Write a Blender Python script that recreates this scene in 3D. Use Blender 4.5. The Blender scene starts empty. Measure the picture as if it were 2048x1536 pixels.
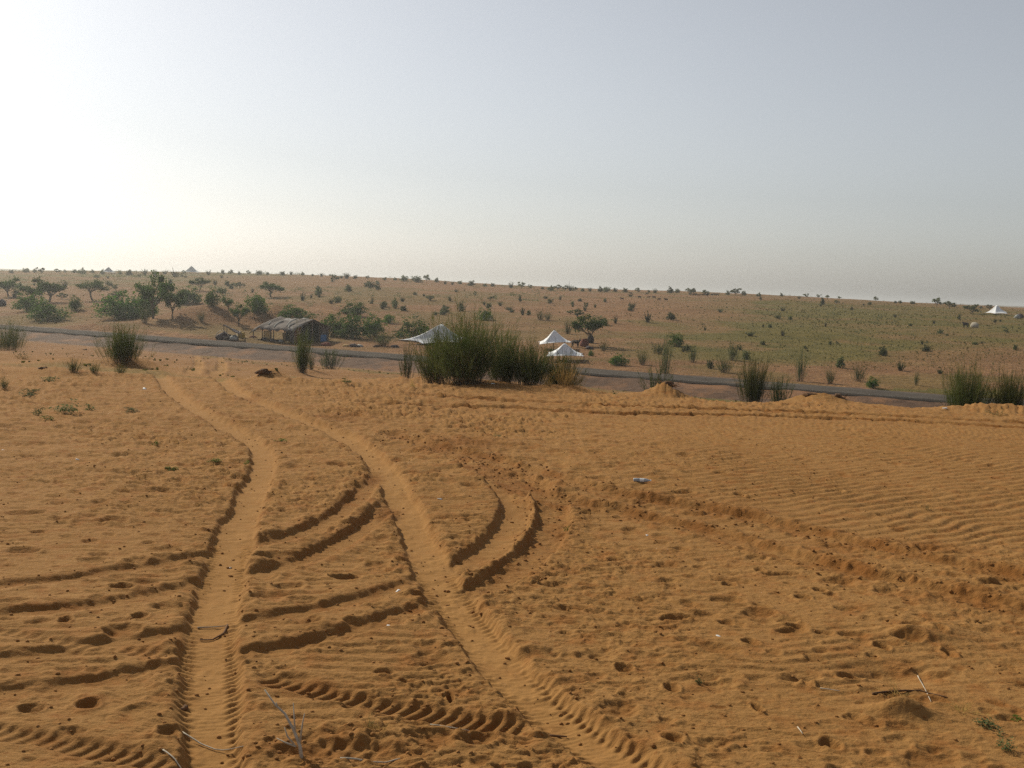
import bpy, math, random
import numpy as np
from mathutils import Matrix, Vector

# ------------------------------------------------------------------ camera, sky, sun, exposure
scene = bpy.context.scene
C = scene.collection
FPX = 2070.0                       # focal length in pixels of a 2048 px wide frame
EYE = 1.65
PITCH = math.atan(192.0 / FPX)
ROLL = math.atan(0.0366)
_R0 = np.array([1.0, 0, 0]); _F = np.array([0, math.cos(PITCH), -math.sin(PITCH)]); _U0 = np.array([0, math.sin(PITCH), math.cos(PITCH)])
_R = _R0 * math.cos(ROLL) + _U0 * math.sin(ROLL)
_U = _U0 * math.cos(ROLL) - _R0 * math.sin(ROLL)
cam_data = bpy.data.cameras.new('camera')
cam = bpy.data.objects.new('camera', cam_data); C.objects.link(cam)
M4 = Matrix(((_R[0], _U[0], -_F[0], 0), (_R[1], _U[1], -_F[1], 0), (_R[2], _U[2], -_F[2], EYE), (0, 0, 0, 1)))
cam.matrix_world = M4
cam_data.sensor_width = 36.0; cam_data.lens = FPX / 2048 * 36.0
cam_data.clip_start = 0.05; cam_data.clip_end = 20000
scene.camera = cam

SUN_AZ = math.radians(-45); SUN_EL = math.radians(36)
world = bpy.data.worlds.new('World'); scene.world = world; world.use_nodes = True
nt = world.node_tree; nt.nodes.clear()
wo = nt.nodes.new('ShaderNodeOutputWorld'); bg = nt.nodes.new('ShaderNodeBackground'); sk = nt.nodes.new('ShaderNodeTexSky')
sk.sky_type = 'NISHITA'; sk.sun_disc = False
sk.sun_elevation = SUN_EL; sk.sun_rotation = SUN_AZ
sk.altitude = 0; sk.air_density = 1.0; sk.dust_density = 1.4; sk.ozone_density = 1.0
hs = nt.nodes.new('ShaderNodeHueSaturation'); hs.inputs['Saturation'].default_value = 0.36
nt.links.new(sk.outputs[0], hs.inputs['Color']); nt.links.new(hs.outputs[0], bg.inputs['Color'])
bg.inputs['Strength'].default_value = 0.10
nt.links.new(bg.outputs[0], wo.inputs['Surface'])

sd = bpy.data.lights.new('sun', 'SUN'); sun = bpy.data.objects.new('sun', sd); C.objects.link(sun)
sd.energy = 4.6; sd.angle = math.radians(0.55); sd.color = (1.0, 0.94, 0.77)
to_sun = Vector((math.sin(SUN_AZ) * math.cos(SUN_EL), math.cos(SUN_AZ) * math.cos(SUN_EL), math.sin(SUN_EL)))
sun.rotation_euler = to_sun.to_track_quat('Z', 'Y').to_euler()
sun.location = (-40, 40, 60)

vs = scene.view_settings
vs.view_transform = 'Standard'; vs.look = 'None'; vs.gamma = 1.0; vs.use_curve_mapping = False
vs.exposure = 0.0
scene.cycles.use_denoising = False
scene.cycles.volume_bounces = 0
scene.cycles.sample_clamp_indirect = 3.0
scene.cycles.max_bounces = 6; scene.cycles.diffuse_bounces = 3
scene.cycles.transparent_max_bounces = 6

rng = np.random.default_rng(7)
random.seed(7)

# ------------------------------------------------------------------ noise
def _hash(ix, iy, seed):
    h = (ix.astype(np.int64) * 374761393 + iy.astype(np.int64) * 668265263 + seed * 1442695041) & 0xFFFFFFFF
    h = ((h ^ (h >> 13)) * 1274126177) & 0xFFFFFFFF
    h = ((h ^ (h >> 16)) * 2246822519) & 0xFFFFFFFF
    return ((h ^ (h >> 15)) & 0xFFFFFF) / float(0xFFFFFF)

def noise(x, y, seed=0):            # value noise, -1..1
    x = np.asarray(x, float); y = np.asarray(y, float)
    fx = np.floor(x); fy = np.floor(y)
    dx = x - fx; dy = y - fy
    sx = dx * dx * dx * (dx * (dx * 6 - 15) + 10); sy = dy * dy * dy * (dy * (dy * 6 - 15) + 10)
    a = _hash(fx, fy, seed); b = _hash(fx + 1, fy, seed); c = _hash(fx, fy + 1, seed); d = _hash(fx + 1, fy + 1, seed)
    return ((a + (b - a) * sx) * (1 - sy) + (c + (d - c) * sx) * sy) * 2 - 1

def fbm(x, y, octaves=4, seed=0, gain=0.5):
    t = 0; amp = 1; n = 0
    for o in range(octaves):
        t = t + amp * noise(x, y, seed + o * 17); n += amp
        x = x * 2.03 + 5.2; y = y * 2.03 - 3.7; amp *= gain
    return t / n

def sstep(a, b, x):
    t = np.clip((x - a) / (b - a), 0, 1); return t * t * (3 - 2 * t)

# ------------------------------------------------------------------ terrain shape
RD = np.array([0.884, -0.467]); RN = np.array([0.467, 0.884])      # the road runs along RD, RN points away from the viewer
ROAD_Z = -3.0
def road_t(X, Y): return (X + 38) * RN[0] + (Y - 81) * RN[1]
def road_y(X, t): return 81 + (t - (X + 38) * RN[0]) / RN[1]

_cx = np.array([-900, -420, -208, -152, -102, -62, -30, -3.5, 22, 45, 68, 90, 130, 400, 900.0])
_cy = np.array([600, 500, 420, 380, 340, 305, 280, 268, 260, 250, 245, 235, 225, 220, 220.0])
_ce = np.array([0, 0, -5, 4.0, 9, 11.5, 11, 5.5, 4.5, 6, 4, 0, -4, -4, -4.0])
_cz = EYE + _ce / FPX * _cy

BUMPS = [  # X, Y, radius x, radius y, height
    (-29.5, 99, 5.0, 4.5, 1.75), (-23.0, 102, 3.5, 4.0, 1.5), (-35, 92, 5, 4, 0.6),
    (-36.0, 88.5, 6.0, 1.8, 0.55), (-30.0, 85.5, 5.0, 1.8, 0.6), (-25, 83, 4, 1.8, .45), (-42, 108, 9, 6, .9), (-20.5, 112, 5, 6, 1.2),
    (2.72, 18.4, 0.30, 0.45, 0.17), (2.6, 18.3, 0.65, 0.5, 0.13), (5.6, 18.3, 0.62, 0.55, 0.15), (5.2, 18.2, 0.4, 0.4, 0.08), (-0.55, 18.6, 0.8, 0.8, 0.12), (0.9, 18.0, 0.7, 0.6, 0.10),
    (-5.2, 21.8, 0.28, 0.35, 0.20), (-4.9, 22.0, 0.35, 0.35, 0.12), (-8.9, 24, .7, .5, .25), (-9.5, 23.0, 1.0, 1.0, 0.12), (-2.2, 21.5, .9, .8, .2),
    (2.05, 5.05, 0.16, 0.10, 0.05), (2.25, 5.15, 0.12, 0.10, 0.03), (1.75, 4.55, 0.20, 0.12, -0.05), (1.62, 4.05, 0.12, 0.06, 0.07),
    (8.5, 17.5, 1.5, .6, .12), (-7.3, 17.0, 1.2, .5, .10), (-3.2, 17.2, 1.0, .5, .08),
    (20, 140, 14, 5, .35), (-12, 150, 18, 5, .5), (-25, 128, 14, 4, .5), (45, 170, 20, 6, .5), (5, 112, 10, 4, .3), (28, 100, 10, 4, .3),
]

def base_z(X, Y):
    X = np.asarray(X, float); Y = np.asarray(Y, float)
    yb = 17.3 + 0.9 * noise(X * 0.35, X * 0 + 3.3, 5) + 0.3 * noise(X * 1.3, X * 0, 6)
    yf = np.maximum(road_y(X, -4.2), yb + 14)
    u = (Y - yb) / (yf - yb)
    us = (np.sqrt(u * u + 0.0006) + u) / 2
    e = np.interp(X, [-10, 6], [1.0, 0.80])
    z = -3.45 * np.clip(us, 0, 1) ** e
    near = (Y < yf)
    z = z + near * sstep(19, 26, Y) * sstep(yf - 1, yf - 8, Y) * 0.22 * fbm(X * 0.35, Y * 0.3, 3, 40)
    yf2 = road_y(X, 8.0)
    yc = np.maximum(np.interp(X, _cx, _cy), yf2 + 90); zc = np.interp(X, _cx, _cz)
    s = np.clip((Y - yf2) / (yc - yf2), 0, 1)
    w = 0.55 * np.sin(s * math.pi / 2) + 0.45 * s
    w = np.where(s > 0.8, w, w); w = w - 0.04 * sstep(0.85, 1.0, s) * (s - 0.85) / 0.15 * 0
    hill = -3.45 + (zc + 3.45) * w + sstep(0.02, 0.15, s) * (1 - 0.8 * s) * 0.30 * fbm(X * 0.06, Y * 0.09, 3, 21)
    d = np.maximum(Y - yc, 0)
    hill = hill - 8.0 * (1 - np.exp(-(d / 160.0) ** 2)) - 0.00008 * np.minimum(d, 60) ** 2
    r = np.hypot(X, Y)
    hill = hill + 9.0 * np.exp(-((r - 1500) / 280.0) ** 2) * (Y > 0)
    z = np.where(Y > yf2, hill, z)
    # cutting under the road
    t = np.abs(road_t(X, Y))
    tt = road_t(X, Y); cw = np.where(tt < 0, sstep(2.4, 4.0, t), sstep(5.2, 9.0, t))
    z = np.where(Y > 10, z * cw + (-3.72) * (1 - cw), z)
    bn_ = fbm(X * 2.2, Y * 2.2, 3, 55)
    for bx, by, rx, ry, bh in BUMPS:
        q = ((X - bx) / rx) ** 2 + ((Y - by) / ry) ** 2
        if by > 10 and rx < 2: z = z + bh * np.exp(-q * (1.1 + .5 * bn_)) * (1 + .45 * bn_)
        else: z = z + bh * np.exp(-q * 1.1)
    z = z + 0.045 * fbm(X * 0.3, Y * 0.3, 2, 9) * (Y < 17) * (1 - sstep(14, 17, Y))
    return z

def ray(px, py):
    v = _F + _R * ((px - 1024) / FPX) + _U * ((768 - py) / FPX)
    return v
_dist = np.geomspace(2.0, 1100, 2600)
def G(px, py):
    """the ground point seen at a photograph pixel; on the skyline, the crest below it"""
    v = ray(px, py); v = v / v[1]
    X = v[0] * _dist; Y = _dist; Z = EYE + v[2] * _dist
    T = base_z(X, Y)
    hit = np.nonzero(Z < T)[0]
    if len(hit):
        k = hit[0]
        if k == 0: return np.array([X[0], Y[0], T[0]])
        a = (Z[k-1] - T[k-1]); b = (T[k] - Z[k]); f = a / (a + b)
        d = _dist[k-1] + f * (_dist[k] - _dist[k-1])
    else:
        m = _dist < 520
        d = _dist[m][np.argmax((T[m] - EYE) / _dist[m])]
    x = v[0] * d
    return np.array([x, d, float(base_z(x, d))])
def ppm(p): return FPX / p[1]         # photograph pixels per metre at a point

# ------------------------------------------------------------------ helpers
def tag(o, label=None, cat=None, group=None, kind=None):
    if label: o['label'] = label
    if cat: o['category'] = cat
    if group: o['group'] = group
    if kind: o['kind'] = kind
    return o
def empty(name, loc, rz=0.0):
    o = bpy.data.objects.new(name, None); C.objects.link(o); o.location = loc; o.rotation_euler = (0, 0, rz); o.empty_display_size = 0.2
    return o
class MB:
    def __init__(s): s.v = []; s.f = []; s.m = []; s.n = 0
    def add(s, verts, faces, mat=0):
        verts = np.asarray(verts, float).reshape(-1, 3); s.v.append(verts)
        faces = np.asarray(faces, int) + s.n
        s.f.extend(faces.tolist()); s.m.extend([mat] * len(faces)); s.n += len(verts)
    def box(s, c, size, mat=0, rot=None):
        hx, hy, hz = [k / 2 for k in size]
        v = np.array([(x, y, z) for x in (-hx, hx) for y in (-hy, hy) for z in (-hz, hz)])
        if rot is not None: v = v @ np.asarray(rot).T
        s.add(v + np.asarray(c, float), [(0, 1, 3, 2), (4, 6, 7, 5), (0, 4, 5, 1), (2, 3, 7, 6), (0, 2, 6, 4), (1, 5, 7, 3)], mat)
    def tube(s, pts, radii, sides=6, mat=0, cap=True):
        pts = np.asarray(pts, float); K = len(pts)
        radii = np.broadcast_to(np.asarray(radii, float), (K,))
        tan = np.gradient(pts, axis=0); tan /= np.linalg.norm(tan, axis=1)[:, None] + 1e-9
        ref = np.array([0, 0, 1.0]) if abs(tan[0][2]) < 0.9 else np.array([1.0, 0, 0])
        vs_ = []
        for k in range(K):
            a = np.cross(tan[k], ref); a /= np.linalg.norm(a) + 1e-9; b = np.cross(tan[k], a); ref = -np.cross(tan[k], a) if False else ref
            ang = np.arange(sides) / sides * 2 * math.pi
            vs_.append(pts[k] + radii[k] * (np.cos(ang)[:, None] * a + np.sin(ang)[:, None] * b))
        fs = []
        for k in range(K - 1):
            for i in range(sides):
                j = (i + 1) % sides
                fs.append((k * sides + i, k * sides + j, (k + 1) * sides + j, (k + 1) * sides + i))
        s.add(np.concatenate(vs_), fs, mat)
        if cap:
            s.f.append([s.n - K * sides + i for i in range(sides)][::-1]); s.m.append(mat)
            s.f.append([s.n - sides + i for i in range(sides)]); s.m.append(mat)
    def ribbons(s, P, W, D, mat=0):
        """P (N,K,3) paths, W (N,K) half widths, D (N,3) side directions"""
        N, K, _ = P.shape
        side = D[:, None, :] * W[:, :, None]
        v = np.stack([P - side, P + side], 2).reshape(-1, 3)
        i = np.arange(N)[:, None] * K * 2 + np.arange(K - 1)[None] * 2
        f = np.stack([i, i + 1, i + 3, i + 2], -1).reshape(-1, 4)
        s.add(v, f, mat)
    def leaves(s, P, size, mat=0, rg=rng, aspect=0.55):
        N = len(P)
        a = rg.normal(size=(N, 3)); a /= np.linalg.norm(a, axis=1)[:, None]
        b = np.cross(a, rg.normal(size=(N, 3))); b /= np.linalg.norm(b, axis=1)[:, None] + 1e-9
        L = (size * rg.uniform(.6, 1.3, N))[:, None]
        v = np.stack([P - a * L, P + b * L * aspect, P + a * L, P - b * L * aspect], 1).reshape(-1, 3)
        f = np.arange(N * 4).reshape(-1, 4)
        s.add(v, f, mat)
    def mesh(s, name, mats, smooth=False):
        me = bpy.data.meshes.new(name)
        me.from_pydata(np.concatenate(s.v).tolist(), [], s.f)
        for m in mats: me.materials.append(m)
        me.polygons.foreach_set('material_index', s.m)
        if smooth: me.polygons.foreach_set('use_smooth', [True] * len(s.f))
        me.update(); return me
    def build(s, name, mats, parent=None, loc=None, smooth=False):
        if not isinstance(mats, (list, tuple)): mats = [mats]
        o = bpy.data.objects.new(name, s.mesh(name, mats, smooth)); C.objects.link(o)
        if parent: o.parent = parent
        if loc is not None: o.location = loc
        return o
def link(name, me, parent=None, loc=None):
    o = bpy.data.objects.new(name, me); C.objects.link(o)
    if parent: o.parent = parent
    if loc is not None: o.location = loc
    return o

# ------------------------------------------------------------------ materials
def new_mat(name):
    m = bpy.data.materials.new(name); m.use_nodes = True
    n = m.node_tree.nodes; b = n['Principled BSDF']; b.inputs['Roughness'].default_value = 0.9
    b.inputs['Specular IOR Level'].default_value = 0.15
    return m, m.node_tree, b
def mixc(t, fac, a, b):
    mx = t.nodes.new('ShaderNodeMix'); mx.data_type = 'RGBA'
    for sock, val in ((mx.inputs[0], fac), (mx.inputs[6], a), (mx.inputs[7], b)):
        if hasattr(val, 'default_value') or hasattr(val, 'links'): t.links.new(val, sock)
        elif isinstance(val, (int, float)): sock.default_value = val
        else: sock.default_value = (*val, 1)
    return mx.outputs[2]
def tex_noise(t, scale, detail=4, coord='Object', rough=0.6, stretch=None):
    tc = t.nodes.new('ShaderNodeTexCoord'); n = t.nodes.new('ShaderNodeTexNoise')
    n.inputs['Scale'].default_value = scale; n.inputs['Detail'].default_value = detail; n.inputs['Roughness'].default_value = rough
    if stretch:
        mp = t.nodes.new('ShaderNodeMapping'); mp.inputs['Scale'].default_value = stretch
        t.links.new(tc.outputs[coord], mp.inputs[0]); t.links.new(mp.outputs[0], n.inputs['Vector'])
    else: t.links.new(tc.outputs[coord], n.inputs['Vector'])
    return n.outputs['Fac']
def ramp(t, fac, lo, hi):
    r = t.nodes.new('ShaderNodeMapRange'); r.inputs[1].default_value = lo; r.inputs[2].default_value = hi
    t.links.new(fac, r.inputs[0]); return r.outputs[0]
def bump(t, b, fac, strength, dist):
    bp = t.nodes.new('ShaderNodeBump'); bp.inputs['Strength'].default_value = strength; bp.inputs['Distance'].default_value = dist
    t.links.new(fac, bp.inputs['Height']); t.links.new(bp.outputs[0], b.inputs['Normal'])
def simple(name, c1, c2, scale=6, rough=0.9, spread=(.35, .65), bumpy=None, per_object=0.0, detail=4):
    m, t, b = new_mat(name)
    col = mixc(t, ramp(t, tex_noise(t, scale, detail), *spread), c1, c2)
    if per_object:
        oi = t.nodes.new('ShaderNodeObjectInfo'); h = t.nodes.new('ShaderNodeHueSaturation')
        r = t.nodes.new('ShaderNodeMapRange'); r.inputs[3].default_value = 1 - per_object; r.inputs[4].default_value = 1 + per_object
        t.links.new(oi.outputs['Random'], r.inputs[0]); t.links.new(r.outputs[0], h.inputs['Value']); t.links.new(col, h.inputs['Color']); col = h.outputs[0]
    t.links.new(col, b.inputs['Base Color']); b.inputs['Roughness'].default_value = rough
    if bumpy: bump(t, b, tex_noise(t, bumpy[0], 5), bumpy[1], bumpy[2])
    return m
def foliage(name, c1, c2, trans=0.3, per_object=0.25):
    m, t, b = new_mat(name)
    col = mixc(t, ramp(t, tex_noise(t, 3.5, 3), .35, .65), c1, c2)
    oi = t.nodes.new('ShaderNodeObjectInfo'); h = t.nodes.new('ShaderNodeHueSaturation')
    r = t.nodes.new('ShaderNodeMapRange'); r.inputs[3].default_value = 1 - per_object; r.inputs[4].default_value = 1 + per_object
    t.links.new(oi.outputs['Random'], r.inputs[0]); t.links.new(r.outputs[0], h.inputs['Value']); t.links.new(col, h.inputs['Color'])
    r2 = t.nodes.new('ShaderNodeMapRange'); r2.inputs[3].default_value = .485; r2.inputs[4].default_value = .512
    t.links.new(oi.outputs['Random'], r2.inputs[0]); t.links.new(r2.outputs[0], h.inputs['Hue'])
    tr = t.nodes.new('ShaderNodeBsdfTranslucent'); mx = t.nodes.new('ShaderNodeMixShader'); mx.inputs[0].default_value = trans
    t.links.new(h.outputs[0], b.inputs['Base Color']); t.links.new(h.outputs[0], tr.inputs['Color'])
    t.links.new(b.outputs[0], mx.inputs[1]); t.links.new(tr.outputs[0], mx.inputs[2])
    t.links.new(mx.outputs[0], t.nodes['Material Output'].inputs['Surface'])
    return m

MAT = {}
MAT['broom'] = foliage('broom_green', (.048, .068, .015), (.105, .108, .030), .42)
MAT['broom_grey'] = foliage('broom_grey_green', (.052, .074, .022), (.088, .104, .034), .4)
MAT['leaf'] = foliage('leaf_green', (.044, .098, .011), (.082, .138, .020), .45)
MAT['leaf_dark'] = foliage('leaf_dark', (.036, .074, .011), (.066, .102, .018), .42)
MAT['herb'] = foliage('herb_green', (.085, .11, .038), (.14, .155, .062))
MAT['herb_bright'] = foliage('herb_bright', (.07, .12, .014), (.12, .17, .028))
MAT['straw'] = foliage('straw', (.32, .21, .06), (.44, .30, .10), .4)
MAT['bark'] = simple('bark', (.06, .045, .03), (.13, .095, .06), 12)
MAT['deadwood'] = simple('deadwood', (.34, .29, .22), (.50, .44, .35), 20)
MAT['rootwood'] = simple('rootwood', (.08, .045, .025), (.17, .09, .045), 14)
MAT['canvas'] = simple('white_canvas', (.66, .66, .68), (.76, .76, .76), 1.5, .85)
MAT['canvas_grey'] = simple('canvas_grey', (.42, .43, .42), (.58, .58, .55), 1.5, .85)
MAT['rope'] = simple('rope', (.30, .26, .20), (.40, .35, .28), 8)
MAT['pole'] = simple('pole_wood', (.12, .08, .05), (.22, .15, .09), 10)
MAT['paper'] = simple('white_scrap', (.62, .62, .62), (.78, .78, .76), 9, .6)
MAT['goat_dark'] = simple('goat_dark', (.018, .014, .012), (.05, .035, .028), 4, .8, per_object=.4)
MAT['goat_brown'] = simple('goat_brown', (.10, .05, .025), (.20, .11, .06), 3, .8)
MAT['goat_white'] = simple('goat_white', (.45, .40, .33), (.60, .55, .48), 3, .8)

def ground_material():
    m, t, b = new_mat('desert_sand')
    at = t.nodes.new('ShaderNodeAttribute'); at.attribute_name = 'mask'
    sp = t.nodes.new('ShaderNodeSeparateColor'); t.links.new(at.outputs['Color'], sp.inputs[0])
    damp_shade, grass, gravel = sp.outputs[0], sp.outputs[1], sp.outputs[2]
    at2 = t.nodes.new('ShaderNodeAttribute'); at2.attribute_name = 'mask_far'
    sp2 = t.nodes.new('ShaderNodeSeparateColor'); t.links.new(at2.outputs['Color'], sp2.inputs[0])
    hillm, pale = sp2.outputs[0], sp2.outputs[1]
    n1 = ramp(t, tex_noise(t, 0.7, 6), .3, .7)
    n2 = ramp(t, tex_noise(t, 14, 4), .3, .7)
    sand = mixc(t, n1, (.238, .119, .037), (.292, .153, .053))
    n3 = ramp(t, tex_noise(t, 5.5, 5), .50, .70)
    sand = mixc(t, n2, sand, (.264, .133, .043))
    sand = mixc(t, n3, sand, (.240, .102, .029))
    n5 = ramp(t, tex_noise(t, 34, 5, rough=.7, stretch=(1, 1.6, 1)), .56, .66)
    sand = mixc(t, n5, sand, (.185, .074, .020))  # dark red specks painted in for the small reddish shadows of the sand
    h1 = ramp(t, tex_noise(t, 0.11, 6, stretch=(1, 2.2, 1)), .33, .67)
    h2 = ramp(t, tex_noise(t, 0.9, 5, stretch=(1, 2, 1)), .42, .62)
    hc = mixc(t, h1, (.165, .080, .036), (.275, .150, .070))
    hc = mixc(t, h2, hc, (.165, .078, .036))
    col = mixc(t, hillm, sand, hc)
    col = mixc(t, pale, col, (.305, .158, .052))
    col = mixc(t, damp_shade, col, (.170, .064, .014))  # disturbed moist sand, plus the reddish shade of pits painted in
    g1 = mixc(t, ramp(t, tex_noise(t, 0.5, 5), .35, .65), (.074, .068, .014), (.120, .096, .022))
    col = mixc(t, grass, col, g1)
    gr = mixc(t, ramp(t, tex_noise(t, 5, 5), .35, .65), (.09, .060, .040), (.165, .11, .070))
    col = mixc(t, gravel, col, gr)
    t.links.new(col, b.inputs['Base Color']); b.inputs['Roughness'].default_value = 0.95; b.inputs['Specular IOR Level'].default_value = 0.08
    # grain and small relief
    a1 = tex_noise(t, 60, 3); a2 = tex_noise(t, 3.0, 6)
    b1 = t.nodes.new('ShaderNodeBump'); b1.inputs['Strength'].default_value = .35; b1.inputs['Distance'].default_value = .006
    t.links.new(a1, b1.inputs['Height'])
    b2 = t.nodes.new('ShaderNodeBump'); b2.inputs['Distance'].default_value = .22
    t.links.new(hillm, b2.inputs['Strength'])
    t.links.new(a2, b2.inputs['Height']); t.links.new(b1.outputs[0], b2.inputs['Normal'])
    b3 = t.nodes.new('ShaderNodeBump'); b3.inputs['Distance'].default_value = .045
    inv = t.nodes.new('ShaderNodeMath'); inv.operation = 'MULTIPLY_ADD'; inv.inputs[1].default_value = -.5; inv.inputs[2].default_value = .60
    t.links.new(pale, inv.inputs[0]); t.links.new(inv.outputs[0], b3.inputs['Strength'])
    t.links.new(tex_noise(t, 8.0, 9, rough=.66, stretch=(1, 1.7, 1)), b3.inputs['Height']); t.links.new(b2.outputs[0], b3.inputs['Normal'])
    t.links.new(b3.outputs[0], b.inputs['Normal'])
    return m
MAT['ground'] = ground_material()

# ------------------------------------------------------------------ ground sheet
yp = np.arange(505, 94, -0.68)
radii = np.concatenate([np.linspace(0.3, 3.32, 30), EYE * FPX / 2 / yp])
radii = np.concatenate([radii, np.geomspace(radii[-1] * 1.011, 75, 125), np.geomspace(76, 430, 135), np.geomspace(450, 6000, 40)])
deg = np.concatenate([np.arange(-180, -50, 3.0), np.arange(-50, -28.5, .35), np.arange(-28.5, 28.5, .075), np.arange(28.5, 50, .35), np.arange(50, 180, 3.0)])
ang = np.radians(deg)
NR, NA = len(radii), len(ang)
GX = radii[:, None] * np.sin(ang)[None]; GY = radii[:, None] * np.cos(ang)[None]
GB = base_z(GX, GY)
MIC = np.zeros_like(GB); DAMP_SHADE = np.zeros_like(GB); PALE = np.zeros_like(GB)
def sl(cx, cy, rad):
    r = math.hypot(cx, cy); a = math.atan2(cx, cy)
    i0, i1 = np.searchsorted(radii, [r - rad, r + rad]); w = rad / max(r, .3)
    j0, j1 = np.searchsorted(ang, [a - w, a + w])
    return slice(max(i0 - 1, 0), i1 + 1), slice(max(j0 - 1, 0), j1 + 1)

i_fg = int(np.searchsorted(radii, 30))
S = np.s_[:i_fg, :]
x, y = GX[S], GY[S]
near_w = 1 - sstep(20, 29, np.hypot(x, y))
# wind ripples: crests run away to the right, the wind across them; clean on the right, broken up on the left
wx = x + 0.07 * fbm(x * 2.2, y * 2.2, 2, 31); wy = y + 0.07 * fbm(x * 2.2 + 9, y * 2.2, 2, 32)
ph = (-0.53 * wx + 0.85 * wy) / 0.125 * 2 * math.pi + 1.6 * noise(x * 0.9, y * 0.9, 33)
rip = np.sin(ph) + 0.35 * np.sin(2 * ph + 0.9)
ripmask = sstep(-1.0, 2.5, x - 0.05 * y) * sstep(6.0, 8.0, y) * sstep(17.5, 14.0, y + 0.12 * x)
patch = sstep(-0.35, 0.35, fbm(x * 0.9, y * 0.9, 3, 35))
ph2 = (-0.25 * wx + 0.97 * wy) / 0.10 * 2 * math.pi + 2.5 * noise(x * 1.3, y * 1.3, 36)
rip2 = np.sin(ph2) + .4 * np.sin(2 * ph2 + .9)
mic = 0.0088 * rip * ripmask * (0.55 + 0.45 * patch)
mic = mic + 0.0042 * rip2 * (1 - ripmask) * sstep(-0.1, 0.5, fbm(x * 1.6, y * 1.6, 2, 37))
# trampled crust: little scarps and plates
n1 = fbm(wx * 4.2, wy * 6.0, 3, 41, .55); n2 = fbm(wx * 9, wy * 17, 3, 45, .6); n3 = fbm(wx * 19, wy * 36, 2, 47, .6)
rough = np.clip(1 - 0.8 * ripmask, 0, 1) * (.8 + 1.3 * sstep(6, 11, y)) * (.35 + 0.75 * sstep(-.3, .3, fbm(x * .6, y * .6, 3, 39)))
mic = mic + rough * (0.0035 * sstep(-0.10, 0.08, n1) + 0.0092 * sstep(-0.06, 0.06, n2) + 0.0075 * sstep(-.06, .08, n3) + 0.002 * n2 - 0.007)
mic = mic + rough * 0.0045 * fbm(x * 26, y * 26, 2, 51)
n4 = fbm(wx * 2.6, wy * 5.2, 3, 57, .6)
mic = mic + np.clip(1 - .75 * ripmask, 0, 1) * sstep(5.5, 9.5, y) * (.011 * sstep(-.05, .07, n4) + .008 * sstep(.10, .20, n4) - .006 + .007 * n1)
mic = mic + 0.010 * fbm(x * 1.1, y * 1.1, 2, 52)
MIC[S] = mic * near_w + (1 - near_w) * 0.05 * fbm(x * .8, y * .8, 3, 53)
j = np.s_[i_fg:, :]
xx, yy = GX[j], GY[j]
MIC[j] = (0.05 * fbm(xx * .8, yy * .8, 3, 53) + .07 * fbm(xx * .25, yy * .3, 2, 54)) * (np.abs(road_t(xx, yy)) > 7)

# foot and hoof prints
def dimple(cx, cy, a, b_, rot, depth, rim, damp_shade=0.0, k=1.0):
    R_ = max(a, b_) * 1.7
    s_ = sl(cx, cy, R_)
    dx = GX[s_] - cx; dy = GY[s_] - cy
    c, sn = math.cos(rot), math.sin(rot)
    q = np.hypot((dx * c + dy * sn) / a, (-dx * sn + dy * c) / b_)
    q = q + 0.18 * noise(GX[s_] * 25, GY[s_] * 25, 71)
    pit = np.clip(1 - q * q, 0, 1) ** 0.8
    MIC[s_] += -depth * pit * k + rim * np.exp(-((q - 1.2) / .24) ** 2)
    if damp_shade: DAMP_SHADE[s_] = np.maximum(DAMP_SHADE[s_], damp_shade * np.clip(1.3 - q, 0, 1))  # pits tinted redder: bared sand, and reddish shade put into the colour
for k in range(3000):
    r = 3.3 + 13.0 * rng.random() ** 0.8; a = math.radians(rng.uniform(-29, 29))
    cx, cy = r * math.sin(a), r * math.cos(a)
    inrip = float(sstep(-1.0, 2.5, np.array(cx - 0.05 * cy)) * sstep(6.0, 8.0, np.array(cy)))
    if rng.random() < inrip * 0.85: continue
    sz = rng.uniform(.018, .042) if rng.random() < .88 else rng.uniform(.05, .085)
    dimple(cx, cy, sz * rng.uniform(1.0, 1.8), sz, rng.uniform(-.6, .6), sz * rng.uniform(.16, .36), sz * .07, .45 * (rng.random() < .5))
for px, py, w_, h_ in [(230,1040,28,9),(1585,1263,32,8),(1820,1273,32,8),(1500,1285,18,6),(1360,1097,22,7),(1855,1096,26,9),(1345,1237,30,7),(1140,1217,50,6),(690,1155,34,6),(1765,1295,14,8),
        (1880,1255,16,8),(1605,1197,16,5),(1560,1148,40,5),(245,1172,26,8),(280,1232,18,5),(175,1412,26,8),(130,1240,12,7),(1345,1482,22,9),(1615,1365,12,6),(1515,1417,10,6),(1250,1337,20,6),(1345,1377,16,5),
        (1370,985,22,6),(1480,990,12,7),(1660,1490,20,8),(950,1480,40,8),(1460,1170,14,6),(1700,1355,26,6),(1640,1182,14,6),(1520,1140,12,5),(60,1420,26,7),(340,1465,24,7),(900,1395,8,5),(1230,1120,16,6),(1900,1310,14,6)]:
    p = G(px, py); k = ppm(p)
    dimple(p[0], p[1], w_ / k, max(.05, h_ / k * 2.4), 0.15, .026, .007, .6)

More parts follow.
